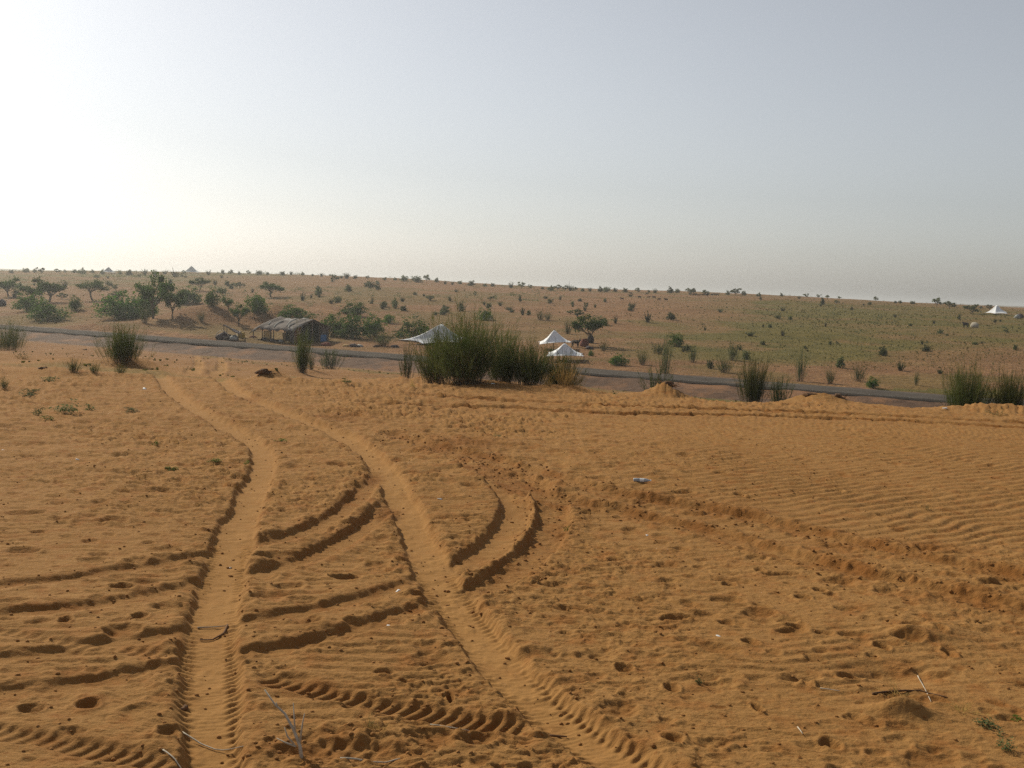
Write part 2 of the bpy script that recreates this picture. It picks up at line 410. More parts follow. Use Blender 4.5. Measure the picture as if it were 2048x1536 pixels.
# wheel ruts: pixel paths traced in the photograph, laid on the ground
def catmull(P, step):
    P = np.asarray(P, float); out = []
    Q = np.vstack([2 * P[0] - P[1], P, 2 * P[-1] - P[-2]])
    for i in range(1, len(Q) - 2):
        n = max(2, int(np.linalg.norm(Q[i + 1] - Q[i]) / step)); t = np.linspace(0, 1, n, endpoint=False)[:, None]
        out.append(0.5 * (2 * Q[i] + (Q[i + 1] - Q[i - 1]) * t + (2 * Q[i - 1] - 5 * Q[i] + 4 * Q[i + 1] - Q[i + 2]) * t ** 2 + (3 * Q[i] - Q[i - 1] - 3 * Q[i + 1] + Q[i + 2]) * t ** 3))
    out.append(P[-1:]); return np.vstack(out)
RUTS = []
def rut(pix, w=.125, D=.045, B=.014, tread=0.0, period=.055, damp_shade=0.0, pale=0.0, ragged=.5, clod=0.0, mode=0, fade=(0, 0)):
    P = catmull([G(*p)[:2] for p in pix], .12)
    dist = np.full(GB.shape, np.inf); arc = np.zeros(GB.shape); side = np.zeros(GB.shape)
    lim = w + .34; s0 = 0.0
    for p, q in zip(P[:-1], P[1:]):
        L = np.linalg.norm(q - p)
        if L < 1e-6: continue
        mid = (p + q) / 2; s_ = sl(mid[0], mid[1], L / 2 + lim)
        X_, Y_ = GX[s_], GY[s_]; d = (q - p) / L
        t = np.clip((X_ - p[0]) * d[0] + (Y_ - p[1]) * d[1], 0, L)
        ex = X_ - p[0] - t * d[0]; ey = Y_ - p[1] - t * d[1]
        dd = np.hypot(ex, ey); m = dd < dist[s_]
        dist[s_] = np.where(m, dd, dist[s_]); arc[s_] = np.where(m, s0 + t, arc[s_])
        side[s_] = np.where(m, np.sign(ex * d[1] - ey * d[0]), side[s_]); s0 += L
    I = np.nonzero(dist < lim)
    X_, Y_, x_, a_, sd_ = GX[I], GY[I], dist[I], arc[I], side[I]
    jit = ragged * (.030 * noise(X_ * 7, Y_ * 7, 61) + .016 * noise(X_ * 24, Y_ * 24, 62))
    along = np.ones_like(a_)
    if fade[0]: along *= sstep(0, fade[0], a_)
    if fade[1]: along *= sstep(s0, s0 - fade[1], a_)
    wv = w * (1 + .10 * noise(a_ * 1.5, a_ * 0, 66))
    inside = sstep(wv + .022, wv - .022, x_ + jit) * along
    D = D * .62; B = B * .5; tread = tread * .62; clod = clod * .6; fl = np.zeros_like(x_)
    if tread:
        if mode == 0:   # fine bars at the edges of the tyre print
            edge = sstep(.35, .75, x_ / w)
            fl = tread * edge * np.clip(np.sin((a_ + .35 * x_) / period * 2 * math.pi) * 2.2, -1, 1)
            fl += tread * .35 * (1 - edge) * np.sin(a_ / (period * .6) * 2 * math.pi) * noise(X_ * 5, Y_ * 5, 63)
        else:           # deep slanting lugs across the print
            ph_ = (a_ + .25 * x_ * sd_) / period * 2 * math.pi
            fl = tread * np.clip(np.sin(ph_) * 1.6, -1, .8)
    fl = fl * (np.clip(.55 + 1.1 * noise(a_ * 1.1, a_ * 0 + 2.0, 72), .05, 1) if mode == 0 else .8 + .3 * noise(a_ * 1.1, a_ * 0 + 2.0, 72))
    floor = -D * (1 - .18 * (x_ / w) ** 2 + .22 * noise(a_ * 1.7, a_ * 0, 73)) + fl * along + .003 * noise(X_ * 16, Y_ * 16, 64)
    bn = np.clip(.55 + .7 * noise(X_ * 6, Y_ * 6, 65) + .5 * noise(X_ * 20, Y_ * 20, 67), 0, 1.6)
    berm = B * bn * np.exp(-((x_ - (w + .075)) / .055) ** 2) * along
    if clod:
        cz = np.exp(-((x_ - w) / .14) ** 2) * along
        berm = berm + clod * cz * np.maximum(noise(X_ * 18, Y_ * 18, 68) + .6 * noise(X_ * 40, Y_ * 40, 69), -.2)
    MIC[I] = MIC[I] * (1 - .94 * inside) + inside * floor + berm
    if damp_shade:
        dm = damp_shade * np.clip(1.15 * np.exp(-((x_ - w * .8) / (w * .9)) ** 2) * (.6 + .6 * noise(X_ * 5, Y_ * 4, 70)), 0, 1) * along
        DAMP_SHADE[I] = np.maximum(DAMP_SHADE[I] * (1 - .7 * inside), dm)
    else: DAMP_SHADE[I] *= (1 - .8 * inside)
    PALE[I] = PALE[I] * (1 - inside) + inside * pale
    RUTS.append((P, w, clod / .6, damp_shade))
# older, crossing prints first
rut([(-60,1177),(0,1168),(150,1152),(300,1128),(420,1108),(505,1088),(600,1062),(680,1020),(735,975),(760,930)], .065, .040, .012, damp_shade=.25, fade=(0, .4))
rut([(-60,1236),(0,1226),(180,1207),(300,1186),(395,1166),(490,1148),(600,1118),(690,1075),(760,1025),(800,985)], .075, .046, .012, .006, .06, damp_shade=.35, fade=(0, .4))
rut([(-60,1322),(0,1312),(130,1302),(230,1280),(345,1266),(480,1243),(600,1222),(720,1194),(845,1157),(920,1130)], .07, .042, .012, damp_shade=.2, fade=(0, .3))
rut([(-60,1390),(0,1380),(120,1371),(250,1350),(335,1335),(480,1308),(600,1288),(720,1254),(850,1213),(965,1172)], .07, .040, .014, damp_shade=.3, clod=.012, fade=(0, .3))
rut([(490,1088),(560,1078),(640,1048),(700,1008),(742,960)], .085, .055, .014, damp_shade=.3, fade=(.2, .3))
rut([(480,1150),(560,1130),(650,1098),(720,1058),(775,1012)], .095, .062, .016, .006, .06, damp_shade=.35, fade=(.2, .3))
rut([(880,1145),(930,1125),(978,1094),(1020,1050),(1032,1008),(1012,972),(962,936),(890,902),(820,878)], .12, .080, .018, damp_shade=.25, pale=.3, fade=(.05, .8))
rut([(930,1190),(975,1165),(1032,1132),(1082,1086),(1106,1042),(1100,1004),(1062,966),(1000,930),(930,900)], .12, .085, .020, .006, .06, damp_shade=.35, clod=.016, fade=(.05, .8))
rut([(0,1262),(120,1282),(230,1296),(330,1310)], .04, .022, .006, .008, .06, mode=1)
rut([(-60,1446),(0,1462),(100,1482),(200,1502),(300,1524),(420,1548)], .055, .024, .008, .011, .058, mode=1, damp_shade=.25)
rut([(505,1348),(600,1376),(720,1402),(850,1427),(960,1447),(1075,1462)], .060, .032, .010, .017, .058, mode=1, damp_shade=.4, fade=(.1, .1))
rut([(560,1492),(660,1500),(760,1510),(830,1528)], .07, .035, .02, .012, .07, mode=1, damp_shade=.5, clod=.018, fade=(.2, .2))
rut([(780,868),(860,890),(960,912),(1080,945),(1200,980),(1350,1008),(1500,1035),(1700,1082),(1850,1112),(2048,1150),(2200,1180)], .11, .055, .024, damp_shade=.75, clod=.016, ragged=.7)
rut([(940,920),(1010,955),(1100,990),(1250,1025),(1400,1060),(1550,1100),(1700,1138),(1850,1172),(1960,1198),(2048,1218),(2200,1250)], .11, .060, .026, damp_shade=.75, clod=.016, ragged=.7)
rut([(700,776),(850,790),(1050,803),(1300,815),(1600,825),(1900,838),(2048,845),(2200,852)], .10, .12, .03, damp_shade=1.0, fade=(2, 0))
rut([(640,800),(760,808),(850,812),(1050,818),(1250,828),(1500,831),(1750,840),(1950,850),(2200,866)], .10, .13, .03, damp_shade=1.0, fade=(2, 0))
# the fresh pair of ruts curving away to the road
rut([(310,748),(340,775),(380,808),(440,845),(495,875),(526,905),(522,945),(505,985),(478,1050),(457,1110),(441,1170),(428,1230),(421,1300),(417,1380),(420,1460),(428,1536),(440,1640)], .118, .066, .020, .009, .05, damp_shade=.12, pale=.65, clod=.008)
rut([(428,757),(470,780),(540,812),(620,845),(680,870),(730,900),(765,935),(795,985),(822,1040),(850,1100),(880,1160),(915,1210),(960,1270),(1010,1330),(1065,1382),(1130,1440),(1205,1492),(1300,1560)], .118, .070, .022, .009, .05, damp_shade=.12, pale=.65, clod=.012)
rut([(384,748),(397,728),(392,712),(372,704),(335,700)], .16, .06, .03, pale=.7)
rut([(430,750),(444,730),(436,714),(405,705),(360,700)], .16, .06, .03, pale=.7)
def churn(px, py, rx, ry, amp, damp_shade):
    p = G(px, py); s_ = sl(p[0], p[1], max(rx, ry) * 2)
    X_, Y_ = GX[s_], GY[s_]; q = np.hypot((X_ - p[0]) / rx, (Y_ - p[1]) / ry); g = np.exp(-q * q * 1.3)
    MIC[s_] += g * amp * .55 * (noise(X_ * 17, Y_ * 17, 81) + .7 * noise(X_ * 38, Y_ * 38, 82) + .3)
    DAMP_SHADE[s_] = np.maximum(DAMP_SHADE[s_], damp_shade * g)
for c in [(745,955,.10,.35,.016,.8),(775,1020,.12,.25,.016,.8),(490,795,.25,.5,.02,.6),(1120,1060,.12,.35,.02,.6),(930,885,.5,.5,.02,.7),(870,895,.3,.4,.02,.7),(1310,1000,.3,.25,.02,.8),(1450,1025,.35,.3,.02,.8),
          (1700,1090,.3,.25,.02,.7),(1860,1095,.25,.2,.025,.8),(1950,1195,.3,.2,.02,.8),(680,835,.4,.5,.018,.5),(1000,940,.3,.4,.02,.6),(610,1500,.25,.10,.02,.6),(1830,1400,.2,.1,.018,.4)]:
    churn(*c)

GZ = GB + MIC
def gz(X, Y):
    r = math.hypot(X, Y); a = math.atan2(X, Y)
    i = min(max(int(np.searchsorted(radii, r)), 1), NR - 1); k = min(max(int(np.searchsorted(ang, a)), 1), NA - 1)
    fr = (r - radii[i - 1]) / (radii[i] - radii[i - 1]); fa = (a - ang[k - 1]) / (ang[k] - ang[k - 1])
    return float((GZ[i-1, k-1] * (1 - fa) + GZ[i-1, k] * fa) * (1 - fr) + (GZ[i, k-1] * (1 - fa) + GZ[i, k] * fa) * fr)
def GP(px, py):
    p = G(px, py); p[2] = gz(p[0], p[1]); return p

T_ = road_t(GX, GY)
YF2 = road_y(GX, 8.0)
GRASS = np.zeros_like(GB); far = GY > YF2
u_ = GX / np.maximum(GY, 1)
gp = fbm(GX * .045, GY * .06, 4, 91); gp2 = fbm(GX * .2, GY * .3, 3, 92)
GRASS += far * sstep(.06, .30, u_ + .10 * gp) * sstep(66, 95, GY + 10 * gp) * sstep(215, 150, GY + 45 * gp) * (.68 + .5 * gp2)
GRASS += far * (.06 + .42 * sstep(-.05, .35, gp + .5 * gp2))
GRASS += far * .55 * sstep(90, 240, GY) * sstep(-.05, -.35, u_) * (.6 + .5 * gp)
GRASS += (np.hypot(GX, GY) > 400) * .45
GRASS += (GY < 60) * sstep(17.6, 19.5, GY) * .55 * sstep(.0, .5, fbm(GX * .35, GY * .25, 3, 93) + .35 * sstep(0, 6, GX))
GRASS += (GY < 60) * sstep(18.0, 20, GY) * .5 * sstep(3, 7, GX)
GRASS = np.clip(GRASS, 0, .9)
HILL = sstep(13, 48, GY + 3 * gp2) * np.where(T_ < 0, .55, 1.0)
GRAV = (np.abs(T_) < 10) * (GY > 10) * sstep(8, 5.0, np.abs(T_)) * .25
me = bpy.data.meshes.new('ground')
co = np.stack([GX, GY, GZ], -1).reshape(-1, 3)
co = np.vstack([co, [[0, 0, float(GZ[0].mean())]]])
idx = np.arange(NR * NA).reshape(NR, NA)
a_ = idx[:-1]; b_ = idx[1:]
quads = np.stack([a_, np.roll(a_, -1, 1), np.roll(b_, -1, 1), b_], -1).reshape(-1, 4)[:, ::-1]
tris = np.stack([idx[0], np.roll(idx[0], -1), np.full(NA, NR * NA)], -1)
me.vertices.add(len(co)); me.vertices.foreach_set('co', co.astype(np.float32).ravel())
nl = quads.size + tris.size
me.loops.add(nl); me.loops.foreach_set('vertex_index', np.concatenate([quads.ravel(), tris.ravel()]).astype(np.int32))
npoly = len(quads) + len(tris); me.polygons.add(npoly)
me.polygons.foreach_set('loop_start', np.concatenate([np.arange(len(quads)) * 4, quads.size + np.arange(len(tris)) * 3]).astype(np.int32))
me.update(calc_edges=True)
me.polygons.foreach_set('use_smooth', np.ones(npoly, dtype=bool))
def add_attr(name, *chs):
    at = me.attributes.new(name, 'FLOAT_COLOR', 'POINT')
    v = np.ones((len(co), 4), np.float32)
    for k, c in enumerate(chs): v[:-1, k] = c.ravel()
    v[-1, :3] = 0
    at.data.foreach_set('color', v.ravel())
add_attr('mask', np.clip(DAMP_SHADE, 0, 1), GRASS, GRAV)
add_attr('mask_far', HILL, np.clip(PALE, 0, 1), HILL * 0)
me.materials.append(MAT['ground'])
ground = link('ground', me); tag(ground, 'reddish desert sand with wheel ruts, ripples and low hills', 'ground', kind='structure')

# ------------------------------------------------------------------ road
def asphalt_material():
    m, t, b = new_mat('asphalt'); b.inputs['Specular IOR Level'].default_value = .02
    c = mixc(t, ramp(t, tex_noise(t, .6, 6), .35, .65), (.062, .052, .044), (.086, .072, .060))
    c = mixc(t, ramp(t, tex_noise(t, .22, 9, rough=.72), .57, .66), c, (.15, .095, .055))
    t.links.new(c, b.inputs['Base Color']); bump(t, b, tex_noise(t, 40, 5), .4, .01); return m
MAT['asphalt'] = asphalt_material()
MAT['shoulder'] = simple('gravel_shoulder', (.040, .025, .018), (.085, .052, .036), 1.6, .95, bumpy=(9, .7, .05), detail=8)
def shoulder_material():
    m, t, b = new_mat('gravel_shoulder')
    g = mixc(t, ramp(t, tex_noise(t, 1.6, 8), .35, .65), (.060, .032, .018), (.120, .066, .038))
    g = mixc(t, ramp(t, tex_noise(t, .35, 8, rough=.7), .50, .62), g, (.19, .092, .042))
    t.links.new(g, b.inputs['Base Color']); bump(t, b, tex_noise(t, 9, 5), .7, .05); return m
MAT['shoulder'] = shoulder_material()
MAT['roadpaint'] = simple('worn_paint', (.09, .08, .07), (.24, .22, .20), 1.2, .8, spread=(.40, .60))
def road_pt(s, t, z):
    return (-38 + RD[0] * s + RN[0] * t, 81 + RD[1] * s + RN[1] * t, z)
SS = np.concatenate([np.arange(-200, -30, 10), np.arange(-30, 100, 1.0), np.arange(100, 240, 10)])
def strip(name, cols, mat, parent=None, jitter=0.0):
    mb = MB(); V = []; n = len(cols)
    for s in SS:
        for k, (t, z) in enumerate(cols):
            j = jitter * (noise(s * .9, k * 3.1, 101) if 0 < k else noise(s * .7, 0.5, 102)) if jitter else 0
            V.append(road_pt(s, t + float(j), z + (float(noise(s * 1.1, k, 103)) * jitter * .12 if jitter and k > 0 else 0)))
    F = [(i * n + k, (i + 1) * n + k, (i + 1) * n + k + 1, i * n + k + 1) for i in range(len(SS) - 1) for k in range(n - 1)]
    mb.add(V, F); return mb.build(name, mat, parent, smooth=True)
road = strip('road', [(-.05, ROAD_Z - .14), (.0, ROAD_Z - .01), (.6, ROAD_Z + .01), (1.2, ROAD_Z + .03), (2.3, ROAD_Z + .01), (3.4, ROAD_Z - .01), (3.45, ROAD_Z - .12)], MAT['asphalt'])
tag(road, 'straight grey asphalt road crossing the desert', 'road', kind='structure')
ln = strip('edge_line', [(.04, ROAD_Z + .003), (.11, ROAD_Z + .004)], MAT['roadpaint'], road)
sh = strip('road_shoulder', [(-6.0, -4.6), (-4.2, -3.86), (-3.0, -3.56), (-1.8, -3.36), (-.5, ROAD_Z - .14), (.1, ROAD_Z - .12)], MAT['shoulder'], road, .6)
sh2 = strip('road_shoulder', [(3.2, ROAD_Z - .06), (4.6, ROAD_Z - .08), (6.0, -3.35), (7.6, -3.55), (10, -4.2)], MAT['shoulder'], road, .35)

# ------------------------------------------------------------------ plants
def norm_rows(v): return v / (np.linalg.norm(v, axis=-1, keepdims=True) + 1e-9)
def broom_paths(n, m, rg, spread=42, droop=.0, base=.11):
    """upright rod-like stems with twigs: unit height, unit width"""
    th = np.radians(spread) * rg.random(n) ** .5; ph = rg.uniform(0, 2 * math.pi, n)
    d = np.stack([np.sin(th) * np.cos(ph), np.sin(th) * np.sin(ph), np.cos(th)], -1)
    L = np.minimum(rg.uniform(.42, 1.12, n), rg.uniform(.6, 1.12, n)) * (1 + .10 * th)
    bs = rg.normal(0, base, (n, 2)); b = np.stack([bs[:, 0], bs[:, 1], np.full(n, -.03)], -1)
    d = norm_rows(d + np.stack([bs[:, 0] * 1.2, bs[:, 1] * 1.2, np.zeros(n)], -1) + rg.normal(0, .10, (n, 3)))
    t = np.linspace(0, 1, 5)[None, :, None]
    bend = rg.normal(0, .11, (n, 1, 3)) * t ** 2
    P = b[:, None] + d[:, None] * L[:, None, None] * t + bend + np.array([0, 0, .10]) * t * th[:, None, None] * t
    P[..., 2] -= droop * (t[..., 0] ** 2) * (th[:, None])
    k = rg.integers(0, n, n * m); t0 = rg.uniform(.22, .97, n * m)
    f = t0 * 4; i = np.minimum(f.astype(int), 3); fr = (f - i)[:, None]
    o = P[k, i] * (1 - fr) + P[k, i + 1] * fr
    dd = norm_rows(norm_rows(P[k, i + 1] - P[k, i]) + rg.normal(0, .46, (n * m, 3)) + np.array([0, 0, .22]))
    l = rg.uniform(.06, .24, n * m) * (1.15 - .45 * t0)
    tt = np.linspace(0, 1, 3)[None, :, None]
    Q = o[:, None] + dd[:, None] * l[:, None, None] * tt + rg.normal(0, .03, (n * m, 1, 3)) * tt ** 2
    return P, Q
def fit(mb):
    v = np.concatenate(mb.v); r = np.percentile(np.hypot(v[:, 0], v[:, 1]), 96); zt = np.percentile(v[:, 2], 99.5)
    for a in mb.v: a[:, :2] *= .5 / r; a[:, 2] /= zt
def broom_mb(seed, n, m, wide, spread=42, mats=(0, 1), droop=0.0, base=.11):
    rg = np.random.default_rng(seed); P, Q = broom_paths(n, m, rg, spread, droop, base)
    st, tw = MB(), MB()
    st.ribbons(P, np.linspace(1.5, .4, 5)[None] * wide * np.ones((n, 1)), norm_rows(rg.normal(size=(n, 3)) * [1, 1, .2]), 0)
    tw.ribbons(Q, np.array([1, .8, .25])[None] * wide * np.ones((n * m, 1)), norm_rows(rg.normal(size=(n * m, 3)) * [1, 1, .2]), 0)
    v = np.concatenate(tw.v); r = np.percentile(np.hypot(v[:, 0], v[:, 1]), 97); zt = np.percentile(v[:, 2], 99.5)
    for mb in (st, tw):
        for a in mb.v: a[:, :2] *= .5 / r; a[:, 2] /= zt
    return st, tw
def leafy_mb(seed, clumps, per, leaf, low=.05):
    rg = np.random.default_rng(seed); st, fo = MB(), MB()
    th = np.arccos(rg.uniform(low, 1, clumps)); ph = rg.uniform(0, 2 * math.pi, clumps); rr = rg.uniform(.45, 1, clumps) * (1 + .18 * np.sin(3 * ph + seed))
    c = np.stack([.5 * np.sin(th) * np.cos(ph) * rr, .5 * np.sin(th) * np.sin(ph) * rr, (.12 + .85 * np.cos(th)) * rr], -1)
    pts = np.repeat(c, per, 0) + rg.normal(0, .062, (clumps * per, 3)) * np.repeat(rg.uniform(.6, 1.4, clumps), per)[:, None]
    pts[:, 2] = np.abs(pts[:, 2])
    fo.leaves(pts, leaf, 0, rg)
    t = np.linspace(0, 1, 4)[None, :, None]; n = min(clumps, 40)
    P = np.array([0, 0, -.04]) * (1 - t) + c[:n, None] * t + rg.normal(0, .05, (n, 1, 3)) * t * (1 - t)
    st.ribbons(P, np.linspace(.010, .003, 4)[None] * np.ones((n, 1)), norm_rows(rg.normal(size=(n, 3))), 0)
    return st, fo
def tree_mb(seed, per, leaf, trunk_h=.38, flat=.5, lean=.1, limbs=8):
    rg = np.random.default_rng(seed); st, fo = MB(), MB()
    top = np.array([rg.normal(0, lean), rg.normal(0, lean), trunk_h])
    st.tube([np.array([0, 0, -.04]), top * .35 + rg.normal(0, .02, 3) * [1, 1, 0], top * .7 + rg.normal(0, .02, 3) * [1, 1, 0], top], [.040, .032, .028, .022], 6)
    ends = []
    for k in range(limbs):
        ph = k / limbs * 2 * math.pi + rg.uniform(-.4, .4); r = rg.uniform(.16, .46); z = rg.uniform(trunk_h + .18, .98) - .35 * r * flat
        e = np.array([r * math.cos(ph), r * math.sin(ph), z]); s0 = top * rg.uniform(.55, 1)
        mid = (s0 + e) / 2 + rg.normal(0, .04, 3)
        st.tube([s0, mid, e], [.018, .012, .005], 5, cap=False); ends.append(e)
        for q in range(3):
            e2 = e + rg.normal(0, .10, 3) * [1, 1, .5]; st.tube([mid, (mid + e2) / 2 + rg.normal(0, .02, 3), e2], [.009, .006, .003], 4, cap=False); ends.append(e2)
    ends = np.array(ends); n = len(ends)
    pts = np.repeat(ends, per, 0) + rg.normal(0, 1, (n * per, 3)) * np.array([.068, .068, .056]) * np.repeat(rg.uniform(.6, 1.3, n), per)[:, None]
    fo.leaves(pts, leaf, 0, rg)
    return st, fo

PROTO = {}
def proto(key, fn, n, smat, fmat):
    PROTO[key] = []
    for k in range(n):
        st, fo = fn(k)
        PROTO[key].append((st.mesh(key + '_stems', [MAT[smat]]), fo.mesh(key + '_foliage', [MAT[fmat]])))
proto('broom', lambda k: broom_mb(200 + k, 90, 13, .0045), 4, 'bark', 'broom')
proto('broom_thin', lambda k: broom_mb(230 + k, 60, 17, .006, 32, base=.14), 3, 'bark', 'broom_grey')
proto('leafy', lambda k: leafy_mb(260 + k, 75, 30, .036), 4, 'bark', 'leaf')
proto('leafy_dark', lambda k: leafy_mb(280 + k, 70, 30, .036), 3, 'bark', 'leaf_dark')
proto('tree', lambda k: tree_mb(300 + k, 75, .032), 4, 'bark', 'leaf_dark')
proto('umbrella', lambda k: tree_mb(330 + k, 60, .028, .5, 1.1, .12, 9), 2, 'bark', 'leaf_dark')
SMALL = {}
def small_proto(key, fn, n, smat, fmat):
    SMALL[key] = []
    for k in range(n):
        st, fo = fn(k); mb = MB()
        for src, mt in ((st, 0), (fo, 1)):
            off = mb.n; vv = np.concatenate(src.v); mb.v.append(vv); mb.n += len(vv)
            mb.f.extend([[i + off for i in f] for f in src.f]); mb.m.extend([mt] * len(src.f))
        SMALL[key].append(mb.mesh(key, [MAT[smat], MAT[fmat]]))
small_proto('broom', lambda k: broom_mb(400 + k, 44, 9, .026, 40), 4, 'bark', 'broom_grey')
MAT['scrub'] = foliage('scrub', (.080, .096, .036), (.125, .135, .055), .45, .4)
small_proto('leafy', lambda k: leafy_mb(420 + k, 40, 16, .075), 4, 'bark', 'scrub')
small_proto('tree', lambda k: tree_mb(440 + k, 16, .07, .26, .4), 4, 'bark', 'scrub')
small_proto('herb', lambda k: leafy_mb(460 + k, 24, 9, .06, .3), 4, 'bark', 'herb')
small_proto('herb_bright', lambda k: leafy_mb(480 + k, 20, 8, .07, .3), 3, 'bark', 'herb_bright')
small_proto('tuft', lambda k: broom_mb(500 + k, 30, 3, .012, 48, droop=.3), 4, 'straw', 'herb')
small_proto('drytuft', lambda k: broom_mb(510 + k, 30, 3, .010, 55, droop=.4), 3, 'straw', 'straw')

def at_dist(px, py, h, dist):
    v = ray(px, py - h); v = v / v[1]; X = v[0] * dist
    p = np.array([X, dist, gz(X, dist)]); return p, EYE + v[2] * dist - p[2]
DEPTH = {(935, 768): 18.2, (872, 764): 18.7, (1062, 764): 18.6, (1125, 764): 18.8, (1012, 766): 18.8, (1940, 806): 19.5, (2024, 812): 19.0, (1132, 774): 17.9, (1095, 772): 17.8, (1160, 768): 18.4, (607, 714): 33.0, (1318, 772): 30.0, (1334, 745): 61.0, (1562, 792): 27.0, (1512, 786): 27.0, (815, 752): 22.0}
def plant(kind, px, py, w, h, label, name='shrub', cat='shrub', group=None, parts=('stems', 'foliage'), sink=.02):
    p = GP(px, py); k = ppm(p); rz = random.uniform(0, 6.28)
    o = empty(name, (p[0], p[1], p[2] - sink), rz)
    o.scale = (w / k, w / k, h / k)
    if (px, py) in DEPTH:
        p, hh = at_dist(px, py, h, DEPTH[(px, py)]); k = ppm(p); o.location = (p[0], p[1], p[2] - sink); o.scale = (w / k, w / k, hh)
    a, b = random.choice(PROTO[kind])
    link(parts[0], a, o); link(parts[1], b, o)
    tag(o, label, cat, group); return o
def small(kind, px, py, w, h, label, group, name='shrub', cat='shrub', sink=.02, p=None):
    p = GP(px, py) if p is None else p; k = ppm(p)
    o = link(name, random.choice(SMALL[kind])); o.location = (p[0], p[1], p[2] - sink); o.rotation_euler = (0, 0, random.uniform(0, 6.28))
    o.scale = (w / k, w / k, h / k); tag(o, label, cat, group); return o

# big broom shrubs on the brow of the near sand
def big_broom(px, py, w0, h0, n, m, seed, label, dry=0, spread=44, fmat='broom', wide=.0016, dry_side=0.0, base=.15):
    w, h = w0, h0
    p = GP(px, py); k = ppm(p); W, Hh = w / k, h / k
    if (px, py) in DEPTH: p, Hh = at_dist(px, py, h, DEPTH[(px, py)]); W = w / ppm(p)
    o = empty('broom_shrub', (p[0], p[1], p[2] - .03))
    wide = .0030 / W; st, tw = broom_mb(seed, int(n * 1.8), int(m * 2.1), wide, spread, base=base)
    for mb in (st, tw):
        for a in mb.v: a[:, :2] *= W; a[:, 2] *= Hh
    st.build('woody_stems', MAT['bark'], o); tw.build('green_twigs', MAT[fmat], o)
    if dry:
        s2, t2 = broom_mb(seed + 1, dry, 4, wide * 1.1, 40, droop=.2); mb = MB()
        for src in (s2, t2):
            off = mb.n; vv = np.concatenate(src.v) * [W * .45, W * .45, Hh * .62] + [dry_side * W, -.12 * W, 0]; mb.v.append(vv); mb.n += len(vv)
            mb.f.extend([[i + off for i in f] for f in src.f]); mb.m.extend([0] * len(src.f))
        mb.build('dry_stems', MAT['straw'], o)
    tag(o, label, 'shrub', 'big broom shrubs on the edge of the sand'); return o
big_broom(935, 768, 186, 150, 300, 15, 601, 'largest broom shrub with straw-coloured stems at its foot, on the brow of the sand', 70, 40, dry_side=.02)
big_broom(872, 764, 100, 112, 120, 13, 611, 'dark green broom shrub in front of the white tent with the long wing', 14, 34)
big_broom(1062, 764, 125, 92, 180, 14, 621, 'dense broom shrub between the largest shrub and the straw clump', 16, 30, base=.22)
big_broom(1125, 764, 94, 74, 120, 13, 631, 'broom shrub just behind the yellow straw clump', 10, 30, base=.2)
big_broom(1012, 766, 95, 116, 150, 13, 641, 'narrow upright broom shrub in the middle of the big thicket', 10, 30, base=.18)
big_broom(245, 724, 96, 80, 200, 13, 651, 'round dark broom shrub in front of the road beside the curving ruts', 8, 30, base=.24)
big_broom(18, 702, 90, 66, 190, 13, 661, 'dark broom shrub cut by the left edge of the picture', 0, 30, base=.24)
big_broom(1512, 786, 72, 80, 140, 12, 671, 'dark broom shrub before the road between the two sand mounds', 0, 34, base=.15)
big_broom(1940, 806, 110, 86, 200, 13, 681, 'tall bright-topped broom shrub beside the right end of the road', 8, 30, base=.24)
big_broom(2024, 812, 92, 76, 180, 13, 691, 'dark broom shrub cut by the right edge of the picture', 0, 30, base=.24)
big_broom(607, 714, 46, 64, 90, 11, 701, 'slim broom shrub standing in front of the hut', 0, 36, base=.12)
def straw_clump(px, py, w, h, seed, label, n=110):
    p = GP(px, py); h0 = h
    if (px, py) in DEPTH: p, h = at_dist(px, py, h, DEPTH[(px, py)]); h *= ppm(p)
    k = ppm(p); st, tw = broom_mb(seed, n, 5, .0032, 34, droop=.3, base=.12); mb = MB()
    o = empty('straw_clump', (p[0], p[1], p[2] - .02))
    for nm, src in (('stems', st), ('blades', tw)):
        for a in src.v: a[:, :2] *= w / k; a[:, 2] *= h / k
        src.build(nm, MAT['straw'], o)['kind'] = 'stuff'
    tag(o, label, 'dry grass'); return o
straw_clump(1132, 774, 68, 64, 711, 'tall yellow clump of dry straw in front of the smaller tents')
straw_clump(1095, 772, 40, 34, 716, 'short thin straw clump under the dense broom shrub', 50)
straw_clump(1160, 768, 40, 40, 719, 'sparse straw stems on the road side of the yellow clump', 40)

